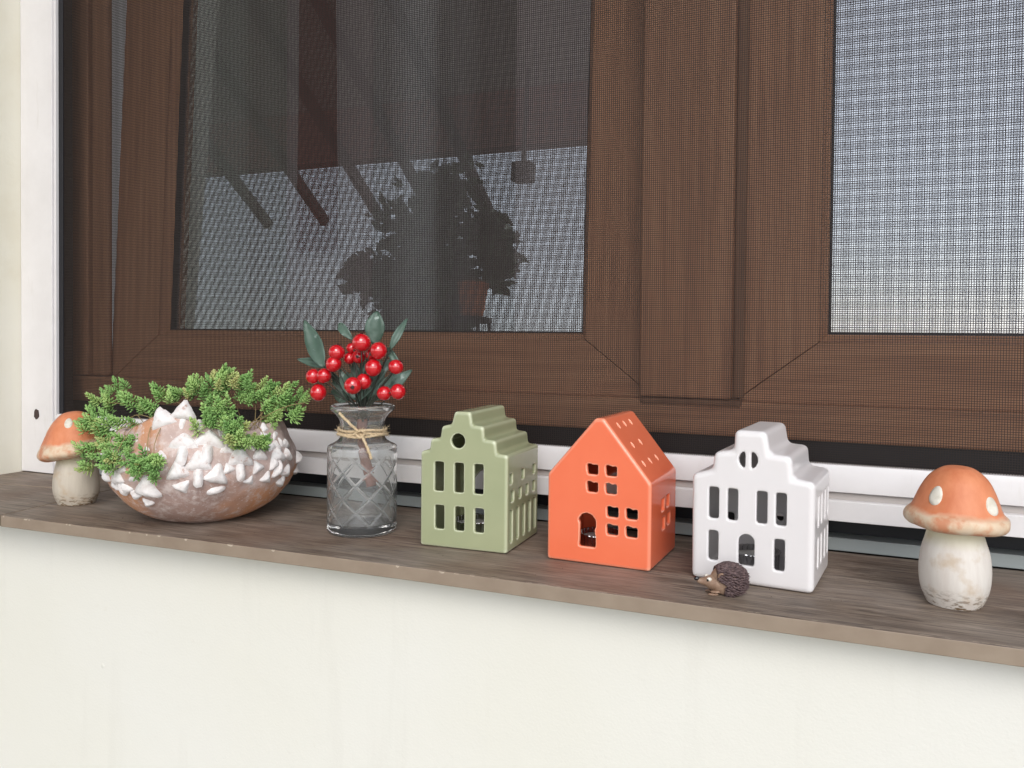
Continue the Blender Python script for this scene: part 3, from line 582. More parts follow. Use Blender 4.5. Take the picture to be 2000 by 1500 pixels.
def toadstool(loc, s, capp, spots, label, grime, lean, seed, flare):
    t_ = empty('toadstool_ornament', loc, (0, 0, 0)); tag(t_, label, 'toadstool ornament', 'painted wooden toadstools on the sill')
    nv = Vector((seed * 7.1, seed * 3.3, 0))
    def wob(v, a, j):
        k = 1 + 0.05 * (noise.noise(Vector((math.cos(a) * 1.3, math.sin(a) * 1.3, v.z * 30)) + nv)); return Vector((v.x * k, v.y * k, v.z))
    st = smooth_prof([(0.0, 0.0), (0.0165, 0.0), (0.0195, 0.002), (0.0232, 0.012), (0.0243, 0.024), (0.0232, 0.038), (0.0205, 0.049), (0.0188, 0.056), (0.018, 0.060)], 5)
    v, f = lathe([(r * s, z * s) for r, z in st[1:]], 64, wob); mesh_obj('stem', v, f, stem_mat('toadstool_stem', grime), t_, True)
    cp = smooth_prof(capp, 6)
    def wc(v, a, j):
        rr = v.to_2d().length; k = 1 + 0.035 * noise.noise(Vector((math.cos(a) * 1.6, math.sin(a) * 1.6, 4)) + nv) + (0.03 * noise.noise(Vector((math.cos(a) * 5, math.sin(a) * 5, 9)) + nv) if rr > 0.03 else 0)
        dz = flare * noise.noise(Vector((math.cos(a) * 1.1, math.sin(a) * 1.1, 7)) + nv) * (rr / 0.035) ** 2
        return Vector((v.x * k, v.y * k, v.z + dz))
    v, f = lathe([(r * s, z * s) for r, z in cp], 72, wc)
    cap = mesh_obj('cap', v, f, cap_mat('toadstool_cap', 0.064 * s - 0.058 * s, grime), t_, True, loc=(0, 0, 0.058 * s), rot=lean)
    for vv in cap.data.vertices: vv.co.z -= 0.058 * s
    # spots: little raised ovals following the cap
    up = [p for p in cp if p[1] > 0.0665]
    for az, tt, ra, rz in spots:
        vs, fs = [], []; n = 20
        def at(az_, t2, off):
            t2 = min(max(t2, 0), 0.999) * (len(up) - 1); i = int(t2); q = t2 - i
            r = up[i][0] * (1 - q) + up[i + 1][0] * q; z_ = up[i][1] * (1 - q) + up[i + 1][1] * q
            dr = up[i + 1][0] - up[i][0]; dz = up[i + 1][1] - up[i][1]; ln = math.hypot(dr, dz) or 1
            nr, nz_ = dz / ln, -dr / ln; 
            p = wc(Vector((r * s * math.cos(az_), r * s * math.sin(az_), z_ * s)), az_, 0)
            return p + Vector((nr * math.cos(az_), nr * math.sin(az_), nz_)) * off
        vs.append(at(R_(az), tt, 0.0010))
        for rg, off in ((0.6, 0.0009), (0.92, 0.0006), (1.0, -0.0006)):
            for i in range(n):
                a = 2 * math.pi * i / n; vs.append(at(R_(az + ra * rg * math.cos(a)), tt + rz * rg * math.sin(a), off))
        fs += [(0, 1 + i, 1 + (i + 1) % n) for i in range(n)]
        for k in range(2): fs += [(1 + k * n + i, 1 + k * n + (i + 1) % n, 1 + (k + 1) * n + (i + 1) % n, 1 + (k + 1) * n + i) for i in range(n)]
        so_ = mesh_obj('spot', [(p[0], p[1], p[2] - 0.058 * s) for p in vs], fs, M_spot, cap, True)
    return t_
capR = [(0.0, 0.0560), (0.017, 0.0560), (0.0205, 0.0570), (0.0290, 0.0580), (0.0335, 0.0600), (0.0354, 0.0640), (0.0345, 0.0685), (0.0308, 0.0722), (0.0282, 0.0785), (0.0248, 0.0870), (0.0195, 0.0960), (0.0115, 0.1025), (0.005, 0.1043), (0.0001, 0.1046)][1:]
toadstool((0.0650, 0.7060, 0.0), 1.0, capR, [(-128, 0.40, 11.5, 0.115), (-42, 0.33, 12, 0.12), (60, 0.4, 11, 0.12), (150, 0.36, 11, 0.12)],
          'orange-capped wooden toadstool at the right end of the sill', False, (R_(0), R_(2), 0), 1, 0.0015)
capL = [(0.017, 0.0545), (0.024, 0.0540), (0.0325, 0.0555), (0.0385, 0.0600), (0.0392, 0.0650), (0.0355, 0.0715), (0.0310, 0.0790), (0.0260, 0.0880), (0.0195, 0.0960), (0.0115, 0.1025), (0.005, 0.1045), (0.0001, 0.1048)]
toadstool((-0.8390, 0.6850, 0.0), 1.02, capL, [(-50, 0.50, 11.5, 0.10), (60, 0.45, 14, 0.13), (-150, 0.42, 13, 0.12)],
          'orange-capped wooden toadstool at the left end beside the planter bowl', True, (R_(3), R_(-7), 0), 5, 0.006)

# ------------------------------------------------------------------ planter bowl with mushroom relief
BC = Vector((-0.663, 0.700, 0.0))
M_bowl = mat('worn_terracotta', (0.4, 0.2, 0.13), 0.85, 0.2); c = coords(M_bowl)
n1 = nz(M_bowl, c, 16, 6, 0.62); n2 = nz(M_bowl, c, 75, 6, 0.7); n3 = nz(M_bowl, c, 8, 3)
cc = ramp(M_bowl, n1, [(0.36, (0.46, 0.35, 0.32)), (0.50, (0.54, 0.40, 0.355)), (0.58, (0.56, 0.28, 0.16)), (0.72, (0.58, 0.33, 0.20))])
sxb = N(M_bowl, 'SeparateXYZ'); L(M_bowl, c, sxb.inputs[0])
zb = N(M_bowl, 'Math', operation='MULTIPLY_ADD'); L(M_bowl, n1, zb.inputs[0]); zb.inputs[1].default_value = 0.11; L(M_bowl, sxb.outputs[2], zb.inputs[2])
mz = N(M_bowl, 'MapRange'); mz.inputs[1].default_value = 0.100; mz.inputs[2].default_value = 0.088; L(M_bowl, zb.outputs[0], mz.inputs[0])
cc = mix(M_bowl, mz.outputs[0], cc, (0.60, 0.30, 0.165))
cc = mix(M_bowl, ramp(M_bowl, n3, [(0.50, gray(0)), (0.62, gray(0.7))]), cc, (0.33, 0.27, 0.27))
cc = mix(M_bowl, ramp(M_bowl, n2, [(0.48, gray(0)), (0.64, gray(0.7))]), cc, (0.68, 0.58, 0.545))
n4 = nz(M_bowl, c, 260, 3); cc = mix(M_bowl, ramp(M_bowl, n4, [(0.62, gray(0)), (0.70, gray(0.55))]), cc, (0.76, 0.70, 0.68))
setc(M_bowl, cc); bump(M_bowl, n2, 0.6, 0.002)
bowl = empty('planter_bowl', BC); tag(bowl, 'round terracotta planter bowl covered with white mushroom reliefs', 'planter')
bp = smooth_prof([(0.040, 0.0), (0.056, 0.006), (0.073, 0.017), (0.089, 0.035), (0.098, 0.052), (0.099, 0.064), (0.094, 0.078), (0.087, 0.089), (0.083, 0.094)], 5)
prof = bp + [(0.080, 0.0955), (0.076, 0.094), (0.078, 0.080), (0.080, 0.070)]
def rimf(v, a, j):
    p = Vector((math.cos(a) * 2.2, math.sin(a) * 2.2, v.z * 22)); k = 1 + 0.035 * noise.noise(p) + 0.015 * noise.noise(p * 4)
    front = max(0.0, math.cos(a - R_(-68))) ** 6 * 0.022 + max(0.0, math.cos(a - R_(25))) ** 8 * 0.010
    lift = front * max(0, (v.z - 0.080) / 0.015)
    return Vector((v.x * k, v.y * k, v.z + lift + 0.003 * noise.noise(p * 2) * (v.z > 0.08)))
v, f = lathe(prof, 120, rimf, cap=False); f.append(tuple(range(120)))
mesh_obj('bowl', v, f, M_bowl, bowl, True)
v, f = lathe([(0.001, 0.086), (0.03, 0.085), (0.081, 0.079), (0.081, 0.07)], 60, lambda v, a, j: v + Vector((0, 0, 0.003 * noise.noise(v * 70)))); mesh_obj('soil', v, f, mat('potting_soil', (0.045, 0.03, 0.02), 0.95, 0.1), bowl, True)
M_relief = mat('white_worn_paint', (0.68, 0.64, 0.62), 0.75, 0.2); c = coords(M_relief)
q1 = nz(M_relief, c, 130, 5, 0.65); cc = ramp(M_relief, q1, [(0.30, (0.50, 0.33, 0.28)), (0.38, (0.72, 0.66, 0.64)), (0.6, (0.82, 0.79, 0.78))])
ge = N(M_relief, 'NewGeometry'); setc(M_relief, cc); bump(M_relief, q1, 0.5, 0.001)
def brad(z):
    p_ = bp + [(0.080, 0.13)]
    for (r0, z0), (r1, z1) in zip(p_, p_[1:]):
        if z0 <= z <= z1: return r0 + (r1 - r0) * (z - z0) / (z1 - z0), math.atan2(r1 - r0, z1 - z0)
    return 0.08, 0
def relief(name, az, z, w_, roll, shape, h, dx=0.0, dy=0.0, rnd=random):
    r, sl2 = brad(z); a = R_(az); out_ = Vector((math.cos(a), math.sin(a), 0)); tang = Vector((-math.sin(a), math.cos(a), 0))
    upv = (Vector((0, 0, 1)) * math.cos(sl2) + out_ * math.sin(sl2)).normalized(); nr = tang.cross(upv)
    if nr.dot(out_) < 0: nr = -nr
    tang = upv.cross(nr)
    rl = R_(roll); X = tang * math.cos(rl) - upv * math.sin(rl); Y = upv * math.cos(rl) + tang * math.sin(rl)
    p0 = out_ * (r - 0.0018) + Vector((0, 0, z)) + X * dx + Y * dy
    n, rings = 26, 7; vs = [None]; fs = []
    ns = rnd.uniform(0, 50)
    ph = [(-90, 0.27), (33, 0.30), (147, 0.30)] if shape == 'cap' else [(-90, 0.46), (90, 0.5), (0, 0.21), (180, 0.21)]
    def R2(t):
        s_ = sum(max(0, math.cos(t - R_(p)) / d) ** (4.2 if shape == 'cap' else 3.5) for p, d in ph); return s_ ** (-1 / (4.2 if shape == 'cap' else 3.5))
    oy = 0.06 if shape == 'cap' else 0
    vs = [p0 + nr * (h * 1.0) + Y * (oy * w_)]
    for k in range(1, rings + 1):
        q = k / rings
        for i in range(n):
            t = 2 * math.pi * i / n; rr = R2(t) * q * w_ * (1 + 0.10 * q * noise.noise(Vector((math.cos(t) * 2, math.sin(t) * 2, ns))) + 0.05 * q * noise.noise(Vector((math.cos(t) * 6, math.sin(t) * 6, ns))))
            hh = h * (1 - q ** 2.0) ** 0.75 if shape != 'cap' else h * (max(0, 1 - q ** 3.2) ** 0.6) * (1 - 0.25 * q * math.sin(t)) * (1 - 0.28 * q)
            hh += 0.0006 * noise.noise(Vector((rr * 300 * math.cos(t), rr * 300 * math.sin(t), ns)))
            vs.append(p0 + X * (rr * math.cos(t)) + Y * (rr * math.sin(t) + oy * w_ * (1 - q)) + nr * hh)
    fs = [(0, 1 + i, 1 + (i + 1) % n) for i in range(n)]
    for k in range(rings - 1): fs += [(1 + k * n + i, 1 + k * n + (i + 1) % n, 1 + (k + 1) * n + (i + 1) % n, 1 + (k + 1) * n + i) for i in range(n)]
    return mesh_obj(name, vs, fs, M_relief, bowl, True)
for az, z, w_, roll, k in CAPS:
    w1 = w_ * MM
    if k == 2: relief('relief_stem', az, z, w1 * 1.2, 75, 'stem', w1 * 0.25); continue
    relief('relief_cap', az, z, w1 * 1.28, roll, 'cap', w1 * 0.36)
    if k == 1: relief('relief_stem', az, z, w1 * 0.95, roll, 'stem', w1 * 0.26, 0, -w1 * 0.60)
for az, z, w1 in ((-104, .071, .017), (-96, .064, .014), (-108, .046, .015), (-118, .052, .018), (-88, .056, .012), (-112, .072, .015), (-18, .084, .015), (-12, .074, .016), (-15, .062, .014), (-8, .050, .015), (-20, .050, .012), (-2, .063, .015), (4, .080, .014), (-26, .088, .013), (-72, .078, .013), (-3, .090, .016), (-68, .101, .017), (-51, .104, .016), (-46, .078, .013), (-36, .096, .016), (-90, .090, .014), (-33, .064, .012)):
    relief('relief_cap', az, z, w1 * 1.25, random.uniform(-25, 25), 'cap', w1 * 0.34)
rr_ = random.Random(5)
for k in range(22):   # the far side, same decoration
    az = rr_.uniform(35, 215); relief('relief_cap', az, rr_.uniform(0.040, 0.070), rr_.uniform(0.014, 0.026), rr_.uniform(-25, 25), 'cap', 0.007)

# ------------------------------------------------------------------ stonecrop trailing out of the bowl
M_sed = mat('stonecrop_leaf', (0.12, 0.26, 0.07), 0.5, 0.3); 
oi = N(M_sed, 'ObjectInfo'); cc = ramp(M_sed, oi.outputs['Random'], [(0.0, (0.19, 0.36, 0.11)), (0.5, (0.28, 0.48, 0.15)), (0.85, (0.39, 0.57, 0.19)), (1.0, (0.50, 0.50, 0.20))]); setc(M_sed, cc)
BS(M_sed).inputs['Subsurface Weight'].default_value = 0.0
M_sst = mat('stonecrop_stem', (0.30, 0.22, 0.10), 0.7)
def sprig_mesh(seed):
    rnd = random.Random(seed); vs, fs = [], []
    H = rnd.uniform(0.006, 0.009); nw = 6
    for j in range(nw):
        t = j / (nw - 1); z = H * t; el = R_(12 + 66 * t + rnd.uniform(-8, 8)); nl = 6 if j < nw - 1 else 4
        for k in range(nl):
            a = 2 * math.pi * (k + 0.5 * (j % 2)) / nl + rnd.uniform(-.25, .25); ln = rnd.uniform(0.0036, 0.0052) * (1 - 0.25 * t); wd = rnd.uniform(0.00052, 0.00066)
            d = Vector((math.cos(a) * math.cos(el), math.sin(a) * math.cos(el), math.sin(el))); s_ = Vector((-math.sin(a), math.cos(a), 0)); u = d.cross(s_)
            b0 = Vector((0, 0, z)); i0 = len(vs); vs.append(b0)
            for q, w2 in ((0.35, 0.8), (0.78, 1.0)):
                p = b0 + d * ln * q
                vs += [p + s_ * wd * w2, p + u * wd * 0.7 * w2, p - s_ * wd * w2, p - u * wd * 0.7 * w2]
            vs.append(b0 + d * ln)
            for m_ in range(4):
                n_ = (m_ + 1) % 4; fs += [(i0, i0 + 1 + m_, i0 + 1 + n_), (i0 + 1 + m_, i0 + 5 + m_, i0 + 5 + n_, i0 + 1 + n_), (i0 + 5 + m_, i0 + 9, i0 + 5 + n_)]
    me = bpy.data.meshes.new('sprig'); me.from_pydata(vs, [], fs); me.materials.append(M_sed)
    for p in me.polygons: p.use_smooth = True
    return me
SP = [sprig_mesh(20 + i) for i in range(7)]
plant = empty('stonecrop_plant', (BC.x, BC.y, 0.086)); tag(plant, 'bright green stonecrop trailing over the rim of the mushroom bowl', 'plant')
PO = Vector((BC.x, BC.y, 0.086)); rs = random.Random(3)
stems = MB(); cnt = 0
for i, p in enumerate(SED):
    c = Vector(p); thin = i in (17, 18, 59, 60); nn = 3 if thin else rs.choice((4, 5, 5))
    out_ = Vector((c.x - BC.x, c.y - BC.y, 0)); hang = c.z < 0.09
    if out_.length > 0: out_.normalize()
    for k in range(nn):
        if cnt >= 290: break
        e = Vector((rs.gauss(0, 1), rs.gauss(0, 1), rs.gauss(0, 0.8))) * (0.0047 if not thin else 0.005)
        q = c + e
        d = (out_ * 0.7 + Vector((rs.uniform(-.6, .6), rs.uniform(-.8, .3), rs.uniform(0.0, 1.0) if hang else rs.uniform(0.3, 1.3)))).normalized()
        o = bpy.data.objects.new('sprig', rs.choice(SP)); o.location = q - PO; o.rotation_mode = 'QUATERNION'; o.rotation_quaternion = d.to_track_quat('Z', 'Y')
        s_ = rs.uniform(1.35, 1.85) * (0.7 if thin else 1); o.scale = (s_, s_, s_); link(o, plant); cnt += 1
        root = BC + Vector((out_.x * 0.055, out_.y * 0.055, 0.088)) + Vector((rs.uniform(-.02, .02), rs.uniform(-.02, .02), 0))
        if k < 1 and i % 2 == 0:
            if hang: mid = BC + out_ * 0.088 + Vector((0, 0, 0.104)); pts = [root, root.lerp(mid, .6) + Vector((0, 0, .008)), mid, mid.lerp(q, .5) + out_ * 0.006, q]
            else: pts = curve(root, q, (0, 0, 0.008) , 5)
            pts = [tuple(v) for v in smooth_prof([tuple(v) for v in pts], 3)]
            v, f = tube([Vector(v) - PO for v in pts], 0.00042, 5); stems.add(v, f)
so_ = stems.build('stems', M_sst, plant, True); so_['kind'] = 'stuff'

# ------------------------------------------------------------------ cut-glass bottle
M_glass = mat('clear_glass', (0.99, 1.0, 0.995), 0.0, 0.5); BS(M_glass).inputs['Transmission Weight'].default_value = 0.95; BS(M_glass).inputs['IOR'].default_value = 1.46
BS(M_glass).inputs['Roughness'].default_value = 0.0
bot = empty('glass_bottle', (-0.4663, 0.7110, 0.0)); tag(bot, 'small clear glass bottle with a cut diamond pattern and twine round its neck', 'bottle')
ou = [(0.0300, 0.0), (0.0335, 0.0008), (0.0348, 0.004)] + [(0.0350, 0.006 + i * 0.00075) for i in range(98)] + \
     smooth_prof([(0.0350, 0.0795), (0.0350, 0.0845), (0.0338, 0.0872), (0.0275, 0.0905), (0.0233, 0.0940), (0.0222, 0.0990), (0.0222, 0.1080), (0.0235, 0.1140), (0.0275, 0.1195), (0.0312, 0.1225), (0.0325, 0.1252), (0.0315, 0.1278), (0.0290, 0.1285), (0.0262, 0.1262), (0.0228, 0.1195), (0.0200, 0.1130), (0.0192, 0.1060), (0.0193, 0.0985), (0.0215, 0.0930), (0.0290, 0.0880), (0.0318, 0.0820), (0.0320, 0.0600), (0.0320, 0.0300), (0.0316, 0.0140), (0.0290, 0.0098), (0.0150, 0.0088), (0.0002, 0.0086)], 4)
def cut(v, a, j):
    if j > 101 or v.z < 0.010 or v.z > 0.0735: return v
    best = 1.0
    for sgn in (1, -1):
        u = (a * 0.035 + sgn * (v.z - 0.012) * 1.05) / (2 * math.pi * 0.035 / 8); q = abs(u - round(u)) * (2 * math.pi * 0.035 / 8) * 0.69; best = min(best, q)
        u2 = u * 1 + 0.5; 
    dep_ = max(0.0, 1 - best / 0.00095) * 0.0009
    r = v.to_2d().length; return Vector((v.x * (r - dep_) / r, v.y * (r - dep_) / r, v.z))
v, f = lathe(ou, 288, cut, cap=False); f.append(tuple(range(288))); n = len(ou); f.append(tuple((n - 1) * 288 + i for i in range(288)))
M_cutg = mat('ground_glass', (0.97, 0.99, 0.98), 0.14, 0.6); BS(M_cutg).inputs['Transmission Weight'].default_value = 0.90; BS(M_cutg).inputs['IOR'].default_value = 1.46
gob = mesh_obj('glass', v, f, [M_glass, M_cutg], bot, True)
for p in gob.data.polygons:
    c_ = p.center
    if 0.0105 < c_.z < 0.0733 and 0.0339 < math.hypot(c_.x, c_.y) < 0.03485: p.material_index = 1
M_tw = mat('jute_twine', (0.55, 0.38, 0.19), 0.9, 0.1); vtw = coords(M_tw, (900, 900, 900)); setc(M_tw, ramp(M_tw, nz(M_tw, vtw, 1, 3), [(0.3, (0.46, 0.34, 0.20)), (0.7, (0.74, 0.59, 0.40))]))
def rope(pts, r):
    pts = [Vector(p) for p in smooth_prof([tuple(p) for p in pts], 7)]; mb = MB()
    for s_ in range(3):
        q = []
        for i, p in enumerate(pts):
            t = (pts[min(i + 1, len(pts) - 1)] - pts[max(i - 1, 0)]).normalized(); a = t.cross(Vector((.2, .3, .9))).normalized(); b_ = t.cross(a); w3 = i * 0.55 + s_ * 2.094
            q.append(p + (a * math.cos(w3) + b_ * math.sin(w3)) * r * 0.52)
        v, f = tube(q, r * 0.62, 6); mb.add(v, f)
    rn = random.Random(9)
    for k in range(int(len(pts) * 1.6)):
        p = rn.choice(pts); d = Vector((rn.gauss(0, 1), rn.gauss(0, 1), rn.gauss(0, 1))).normalized(); l = rn.uniform(0.002, 0.0055)
        v, f = tube([p, p + d * l * 0.5, p + d * l + Vector((0, 0, rn.uniform(-.001, .001)))], 0.00014, 3); mb.add(v, f)
    return mb
def ring(z, r, ph=0): return [(r * math.cos(a * math.pi / 8 + ph), r * math.sin(a * math.pi / 8 + ph), z + 0.0008 * math.sin(a * 1.3 + z * 900)) for a in range(17)]
tw = MB()
for pp in (ring(0.1005, 0.0236), ring(0.1038, 0.0236, 1), ring(0.0985, 0.0245, 2)):
    m_ = rope(pp, 0.00125); tw.add(m_.v, m_.f)
F_ = Vector((0.66, -0.75, 0)); Rg = Vector((0.92, 0.39, 0)); K = F_ * 0.026 + Rg * -0.006 + Vector((0, 0, 0.102))
for pp in ([K, K + Rg * -0.010 + F_ * 0.003 + Vector((0, 0, 0.009)), K + Rg * -0.021 + F_ * 0.002 + Vector((0, 0, 0.020))],
           [K, K + Rg * 0.004 + F_ * 0.004 + Vector((0, 0, -0.008)), K + Rg * 0.007 + F_ * 0.010 + Vector((0, 0, -0.016)), K + Rg * 0.0095 + F_ * 0.010 + Vector((0, 0, -0.024))],
           [K + Rg * -0.005, K + F_ * 0.003 + Vector((0, 0, 0.003)), K + Rg * 0.004 + F_ * 0.001, K + F_ * 0.002 + Vector((0, 0, -0.004)), K + Rg * -0.005]):
    m_ = rope(pp, 0.0013); tw.add(m_.v, m_.f)
tw.build('twine', M_tw, bot, True)

# ------------------------------------------------------------------ red berry spray
M_red = mat('red_lacquer', (0.56, 0.005, 0.012), 0.12, 0.6, 1.0); M_cal = mat('dark_calyx', (0.05, 0.012, 0.012), 0.5)
M_wire = mat('dark_stem', (0.03, 0.035, 0.025), 0.5); M_fl = mat('grey_green_leaf', (0.06, 0.11, 0.08), 0.42, 0.5)
vv_ = coords(M_fl); setc(M_fl, mix(M_fl, ramp(M_fl, nz(M_fl, vv_, 90, 4), [(0.60, gray(0)), (0.72, gray(0.8))]), ramp(M_fl, nz(M_fl, vv_, 30, 3), [(0.3, (0.045, 0.085, 0.06)), (0.7, (0.105, 0.165, 0.13))]), (0.45, 0.55, 0.50)))
M_tape = mat('brown_stem_tape', (0.22, 0.085, 0.055), 0.6)
spray = empty('berry_spray', (-0.4663, 0.7110, 0.05)); tag(spray, 'artificial red berry spray with grey-green leaves standing in the glass bottle', 'artificial berries')
SO = Vector((-0.4663, 0.7110, 0.05)); nk = SO + Vector((0, 0, 0.075))
sph = lathe([(math.sin(math.pi * i / 20) + 1e-5, -math.cos(math.pi * i / 20)) for i in range(21)], 32, cap=False)
bme = None
for p, r, d in BER:
    r *= 1.08; p = Vector(p); d = Vector(d).normalized()
    if bme is None:
        o = mesh_obj('berry', sph[0], sph[1], M_red, spray, True); bme = o.data
    else: o = link(bpy.data.objects.new('berry', bme), spray)
    o.location = p - SO; o.rotation_mode = 'QUATERNION'; o.rotation_quaternion = d.to_track_quat('Z', 'Y'); o.scale = (r, r, r * 0.95)
    mb = MB(); v, f = lathe([(0.16, 0.95), (0.20, 1.04), (0.12, 1.08)], 10); mb.add(v, f)
    for k in range(6):
        a = k * math.pi / 3 + random.uniform(-.3, .3); u = Vector((math.cos(a), math.sin(a), 0)); s_ = Vector((-math.sin(a), math.cos(a), 0))
        b0 = Vector((0, 0, 0.98)) + u * 0.12; tp = b0 + u * random.uniform(0.14, 0.30) + Vector((0, 0, random.uniform(0.16, 0.36)))
        mb.add([b0 + s_ * 0.07, b0 - s_ * 0.07, tp, b0 + Vector((0, 0, 0.08))], [(0, 1, 2), (0, 2, 3), (1, 3, 2), (0, 3, 1)])
    mb.build('calyx', M_cal, o)
    v, f = tube([tuple(q) for q in curve(nk - SO + Vector((random.uniform(-.006, .006), random.uniform(-.006, .006), -0.012)), p - SO - d * r * 0.9, Vector((0, 0, 0.004)) - d * 0.004, 6)], 0.0006, 6)
    mesh_obj('wire', v, f, M_wire, spray, True)
for k_ in range(9):
    t_ = -1 + 2 * k_ / 8; bx = Vector((0.92, 0.39, 0)) * t_
    a0 = SO + Vector((0, 0.004, 0.082)) + bx * 0.008; LV.append((tuple(a0), tuple(a0 + bx * (0.026 + 0.004 * (k_ % 3)) + Vector((0, 0.012, 0.052 - 0.020 * abs(t_) - 0.007 * (k_ % 2)))), 0.011 + 0.002 * (k_ % 3)))
fw = Vector((-0.3918, 0.9198, 0)).normalized()
for i, (a_, b_, w_) in enumerate(LV):
    a_ = Vector(a_) - SO; b_ = Vector(b_) - SO; ax = (b_ - a_); l = ax.length; ax.normalize(); sd_ = ax.cross(fw).normalized(); nr = sd_.cross(ax)
    vs, fs = [], []; n = 12
    for j in range(n + 1):
        t = j / n; wd = w_ * 0.5 * (math.sin(math.pi * (t * 0.93 + 0.04)) ** 0.9 * (1.12 - 0.35 * t)); bend = nr * (0.006 * math.sin(t * 2.6 + i) + 0.004 * t * t)
        c0 = a_ + ax * l * t + bend
        for u in (-1, -0.5, 0, 0.5, 1):
            vs.append(c0 + sd_ * wd * u + nr * (-abs(u) * wd * 0.45 + 0.0006 * math.sin(j * 1.9 + u * 3)))
    for j in range(n): fs += [(j * 5 + u, j * 5 + u + 1, (j + 1) * 5 + u + 1, (j + 1) * 5 + u) for u in range(4)]
    o = mesh_obj('leaf', vs, fs, M_fl, spray, True); sm = o.modifiers.new('s', 'SOLIDIFY'); sm.thickness = 0.0005
    v, f = tube([tuple(q) for q in curve(nk - SO + Vector((0, 0, -0.010)), a_, (0, 0, 0.003), 5)], 0.0009, 6); mesh_obj('leaf_stem', v, f, M_wire, spray, True)
v, f = tube([tuple(q) for q in smooth_prof([(0.0, 0, 0.066), (-0.001, 0, 0.048), (0.0015, 0, 0.030), (0.006, 0.002, 0.010), (0.009, 0.003, -0.004)], 5)], 0.0052, 12)
mesh_obj('main_stem', v, f, M_tape, spray, True)

# ------------------------------------------------------------------ hedgehog
M_hf = mat('hedgehog_face', (0.30, 0.19, 0.13), 0.55, 0.4); vv_ = coords(M_hf); setc(M_hf, ramp(M_hf, nz(M_hf, vv_, 160, 4), [(0.3, (0.22, 0.13, 0.085)), (0.7, (0.36, 0.245, 0.175))]))
M_hq = mat('hedgehog_quill', (0.10, 0.065, 0.065), 0.5, 0.4)
vv_ = coords(M_hq); setc(M_hq, ramp(M_hq, nz(M_hq, vv_, 450, 3), [(0.3, (0.055, 0.034, 0.037)), (0.55, (0.11, 0.07, 0.07)), (0.8, (0.24, 0.16, 0.15))]))
hog = empty('hedgehog_figurine', (-0.0985, 0.6560, 0.0), (0, 0, R_(202))); hog.scale = (0.94, 0.94, 0.92); tag(hog, 'tiny brown hedgehog figurine in front of the white house', 'figurine')
# local +x is where the nose points; back is a dome
def ellip(cx, cy, cz, rx, ry, rz, n=24, m_=16, fn=None):
    vs, fs = lathe([(math.sin(math.pi * i / m_) + 1e-4, -math.cos(math.pi * i / m_)) for i in range(m_ + 1)], n, cap=False)
    o = []
    for v in vs:
        p = Vector((cx + v.x * rx, cy + v.y * ry, cz + v.z * rz)); o.append(fn(p) if fn else p)
    return o, fs
def bodyf(p):
    q = Vector(p)
    if q.z < 0.0006: q.z = 0.0006
    return q
v, f = ellip(-0.003, 0, 0.0115, 0.0142, 0.0112, 0.0135, fn=bodyf); mesh_obj('body', v, f, M_hf, hog, True)
sn = [(0.0085, -0.003), (0.0088, 0.003), (0.0078, 0.008), (0.0056, 0.0125), (0.0036, 0.0165), (0.0026, 0.0200), (0.0017, 0.0215), (0.0003, 0.022)]
v, f = lathe(smooth_prof(sn, 4), 24); v = [Vector((p.z, p.x * 1.05, 0.0088 + p.y * 0.92 + 0.10 * max(0, p.z) + (0.0012 if p.z > .018 else 0) * 0)) for p in v]
mesh_obj('head', v, f, M_hf, hog, True)
v, f = ellip(0.0222, 0, 0.0128, 0.0024, 0.0021, 0.0019); mesh_obj('nose', v, f, mat('black_gloss', (0.008, 0.006, 0.008), 0.12, 0.6, 0.5), hog, True)
M_ew = mat('eye_white', (0.75, 0.70, 0.62), 0.3); M_eb = mat('eye_black', (0.01, 0.01, 0.01), 0.2)
for s_ in (-1, 1):
    v, f = ellip(0.0128, s_ * 0.0047, 0.0134, 0.0021, 0.0016, 0.0017); e = mesh_obj('eye', v, f, M_ew, hog, True)
    v, f = ellip(0.0142, s_ * 0.0056, 0.0130, 0.0010, 0.0009, 0.0009, 12, 8); mesh_obj('pupil', v, f, M_eb, e, True)
    pts = [(0.0035 + 0.0026 * math.cos(a), s_ * (0.0088 + 0.0006 * math.sin(a)), 0.0165 + 0.0029 * math.sin(a)) for a in [k * math.pi / 7 - 0.6 for k in range(9)]]
    v, f = tube(pts, 0.0009, 7); mesh_obj('ear', v, f, M_hf, hog, True)
    for fx in (0.0095, 0.0075):
        v, f = ellip(fx, s_ * 0.0052, 0.0010 + (0.0022 if fx < 0.009 else 0), 0.0044, 0.0026, 0.0011); mesh_obj('foot', v, f, M_hf, hog, True)
q = MB(); rn = random.Random(4)
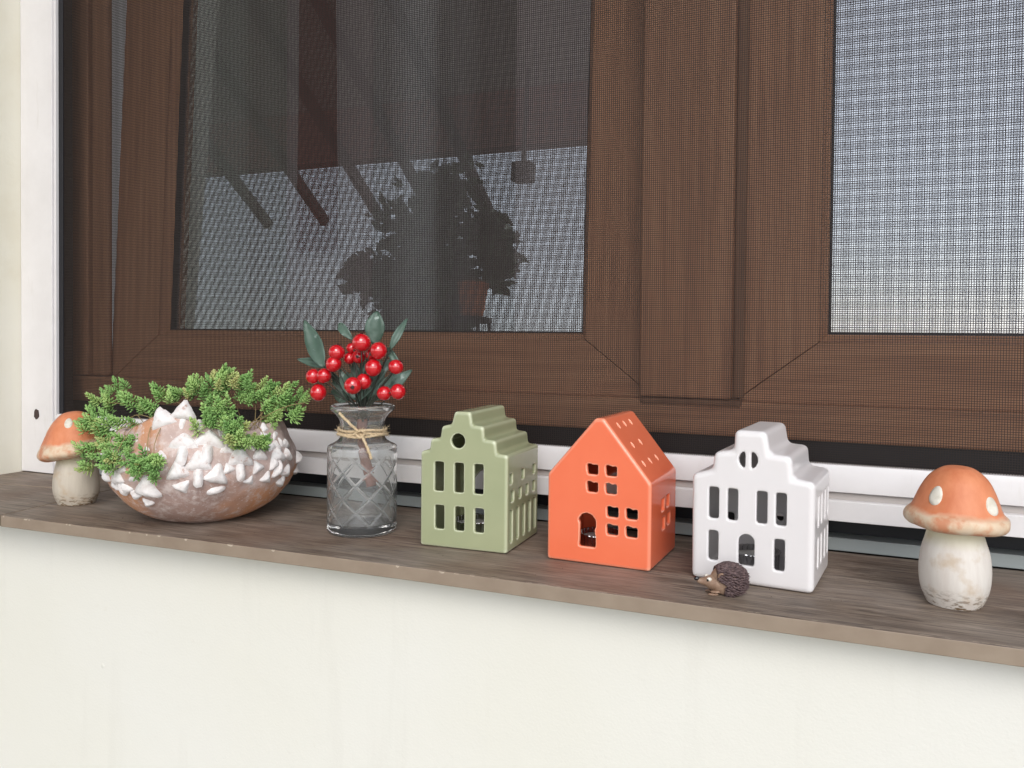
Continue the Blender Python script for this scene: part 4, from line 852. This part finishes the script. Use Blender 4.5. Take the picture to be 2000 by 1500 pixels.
for row in range(17):
    t = row / 16; ax_ = 0.006 - 0.0225 * t   # from brow to rump
    ph0 = R_(-8); cnt_ = 28
    for k in range(cnt_):
        a = math.pi * (k + 0.5 * (row % 2)) / cnt_ * 1.5 - 0.25 * math.pi + rn.uniform(-.05, .05)
        u = (ax_ + 0.003) / 0.0150; rr = math.sqrt(max(0.0, 1 - u * u))
        if rr < 0.05 and row < 15: continue
        c0 = Vector((ax_, math.cos(a) * 0.0118 * rr, 0.0115 + math.sin(a) * 0.0140 * rr))
        if c0.z < 0.0012 or (ax_ > 0.001 and c0.z < 0.0080 + ax_ * 0.9): continue
        nr = Vector((u / 0.0150, math.cos(a) * rr / 0.0118, math.sin(a) * rr / 0.0140)).normalized()
        d = (Vector((-1, 0, -0.25)) + nr * 0.62 + Vector((0, rn.uniform(-.2, .2), rn.uniform(-.2, .2)))).normalized(); l = rn.uniform(0.0032, 0.0046)
        pts = [c0 - d * 0.0008, c0 + d * l * 0.45 + nr * 0.0004, c0 + d * l]
        v, f = tube(pts, [0.0010, 0.00085, 0.00018], 5); q.add(v, f)
qq = q.build('quills', M_hq, hog, True); qq['kind'] = 'stuff'

# ------------------------------------------------------------------ crumbs of soil on the sill
cr = MB(); rn = random.Random(12)
for k in range(90):
    if k < 60: a = rn.uniform(0, 6.3); d = rn.uniform(0.07, 0.13); x = BC.x + math.cos(a) * d; y = BC.y + math.sin(a) * d * 0.8
    else: x = rn.uniform(-0.82, 0.2); y = rn.uniform(0.63, 0.80)
    if not (0.625 < y < 0.80) or math.hypot(x - BC.x, y - BC.y) < 0.05: continue
    q_ = rn.uniform(0.0003, 0.0009); pts = [Vector((rn.gauss(0, 1), rn.gauss(0, 1), rn.gauss(0, 0.6))).normalized() * q_ for _ in range(4)]
    cr.add([(x + p.x, y + p.y, max(p.z + q_ * 0.6, 0.0001)) for p in pts], [(0, 1, 2), (0, 2, 3), (0, 3, 1), (1, 3, 2)])
tag(cr.build('soil_crumbs', mat('crumb', (0.09, 0.06, 0.045), 0.9, 0.1)), 'tiny soil crumbs scattered on the sill around the planter bowl', 'crumbs', kind='stuff')
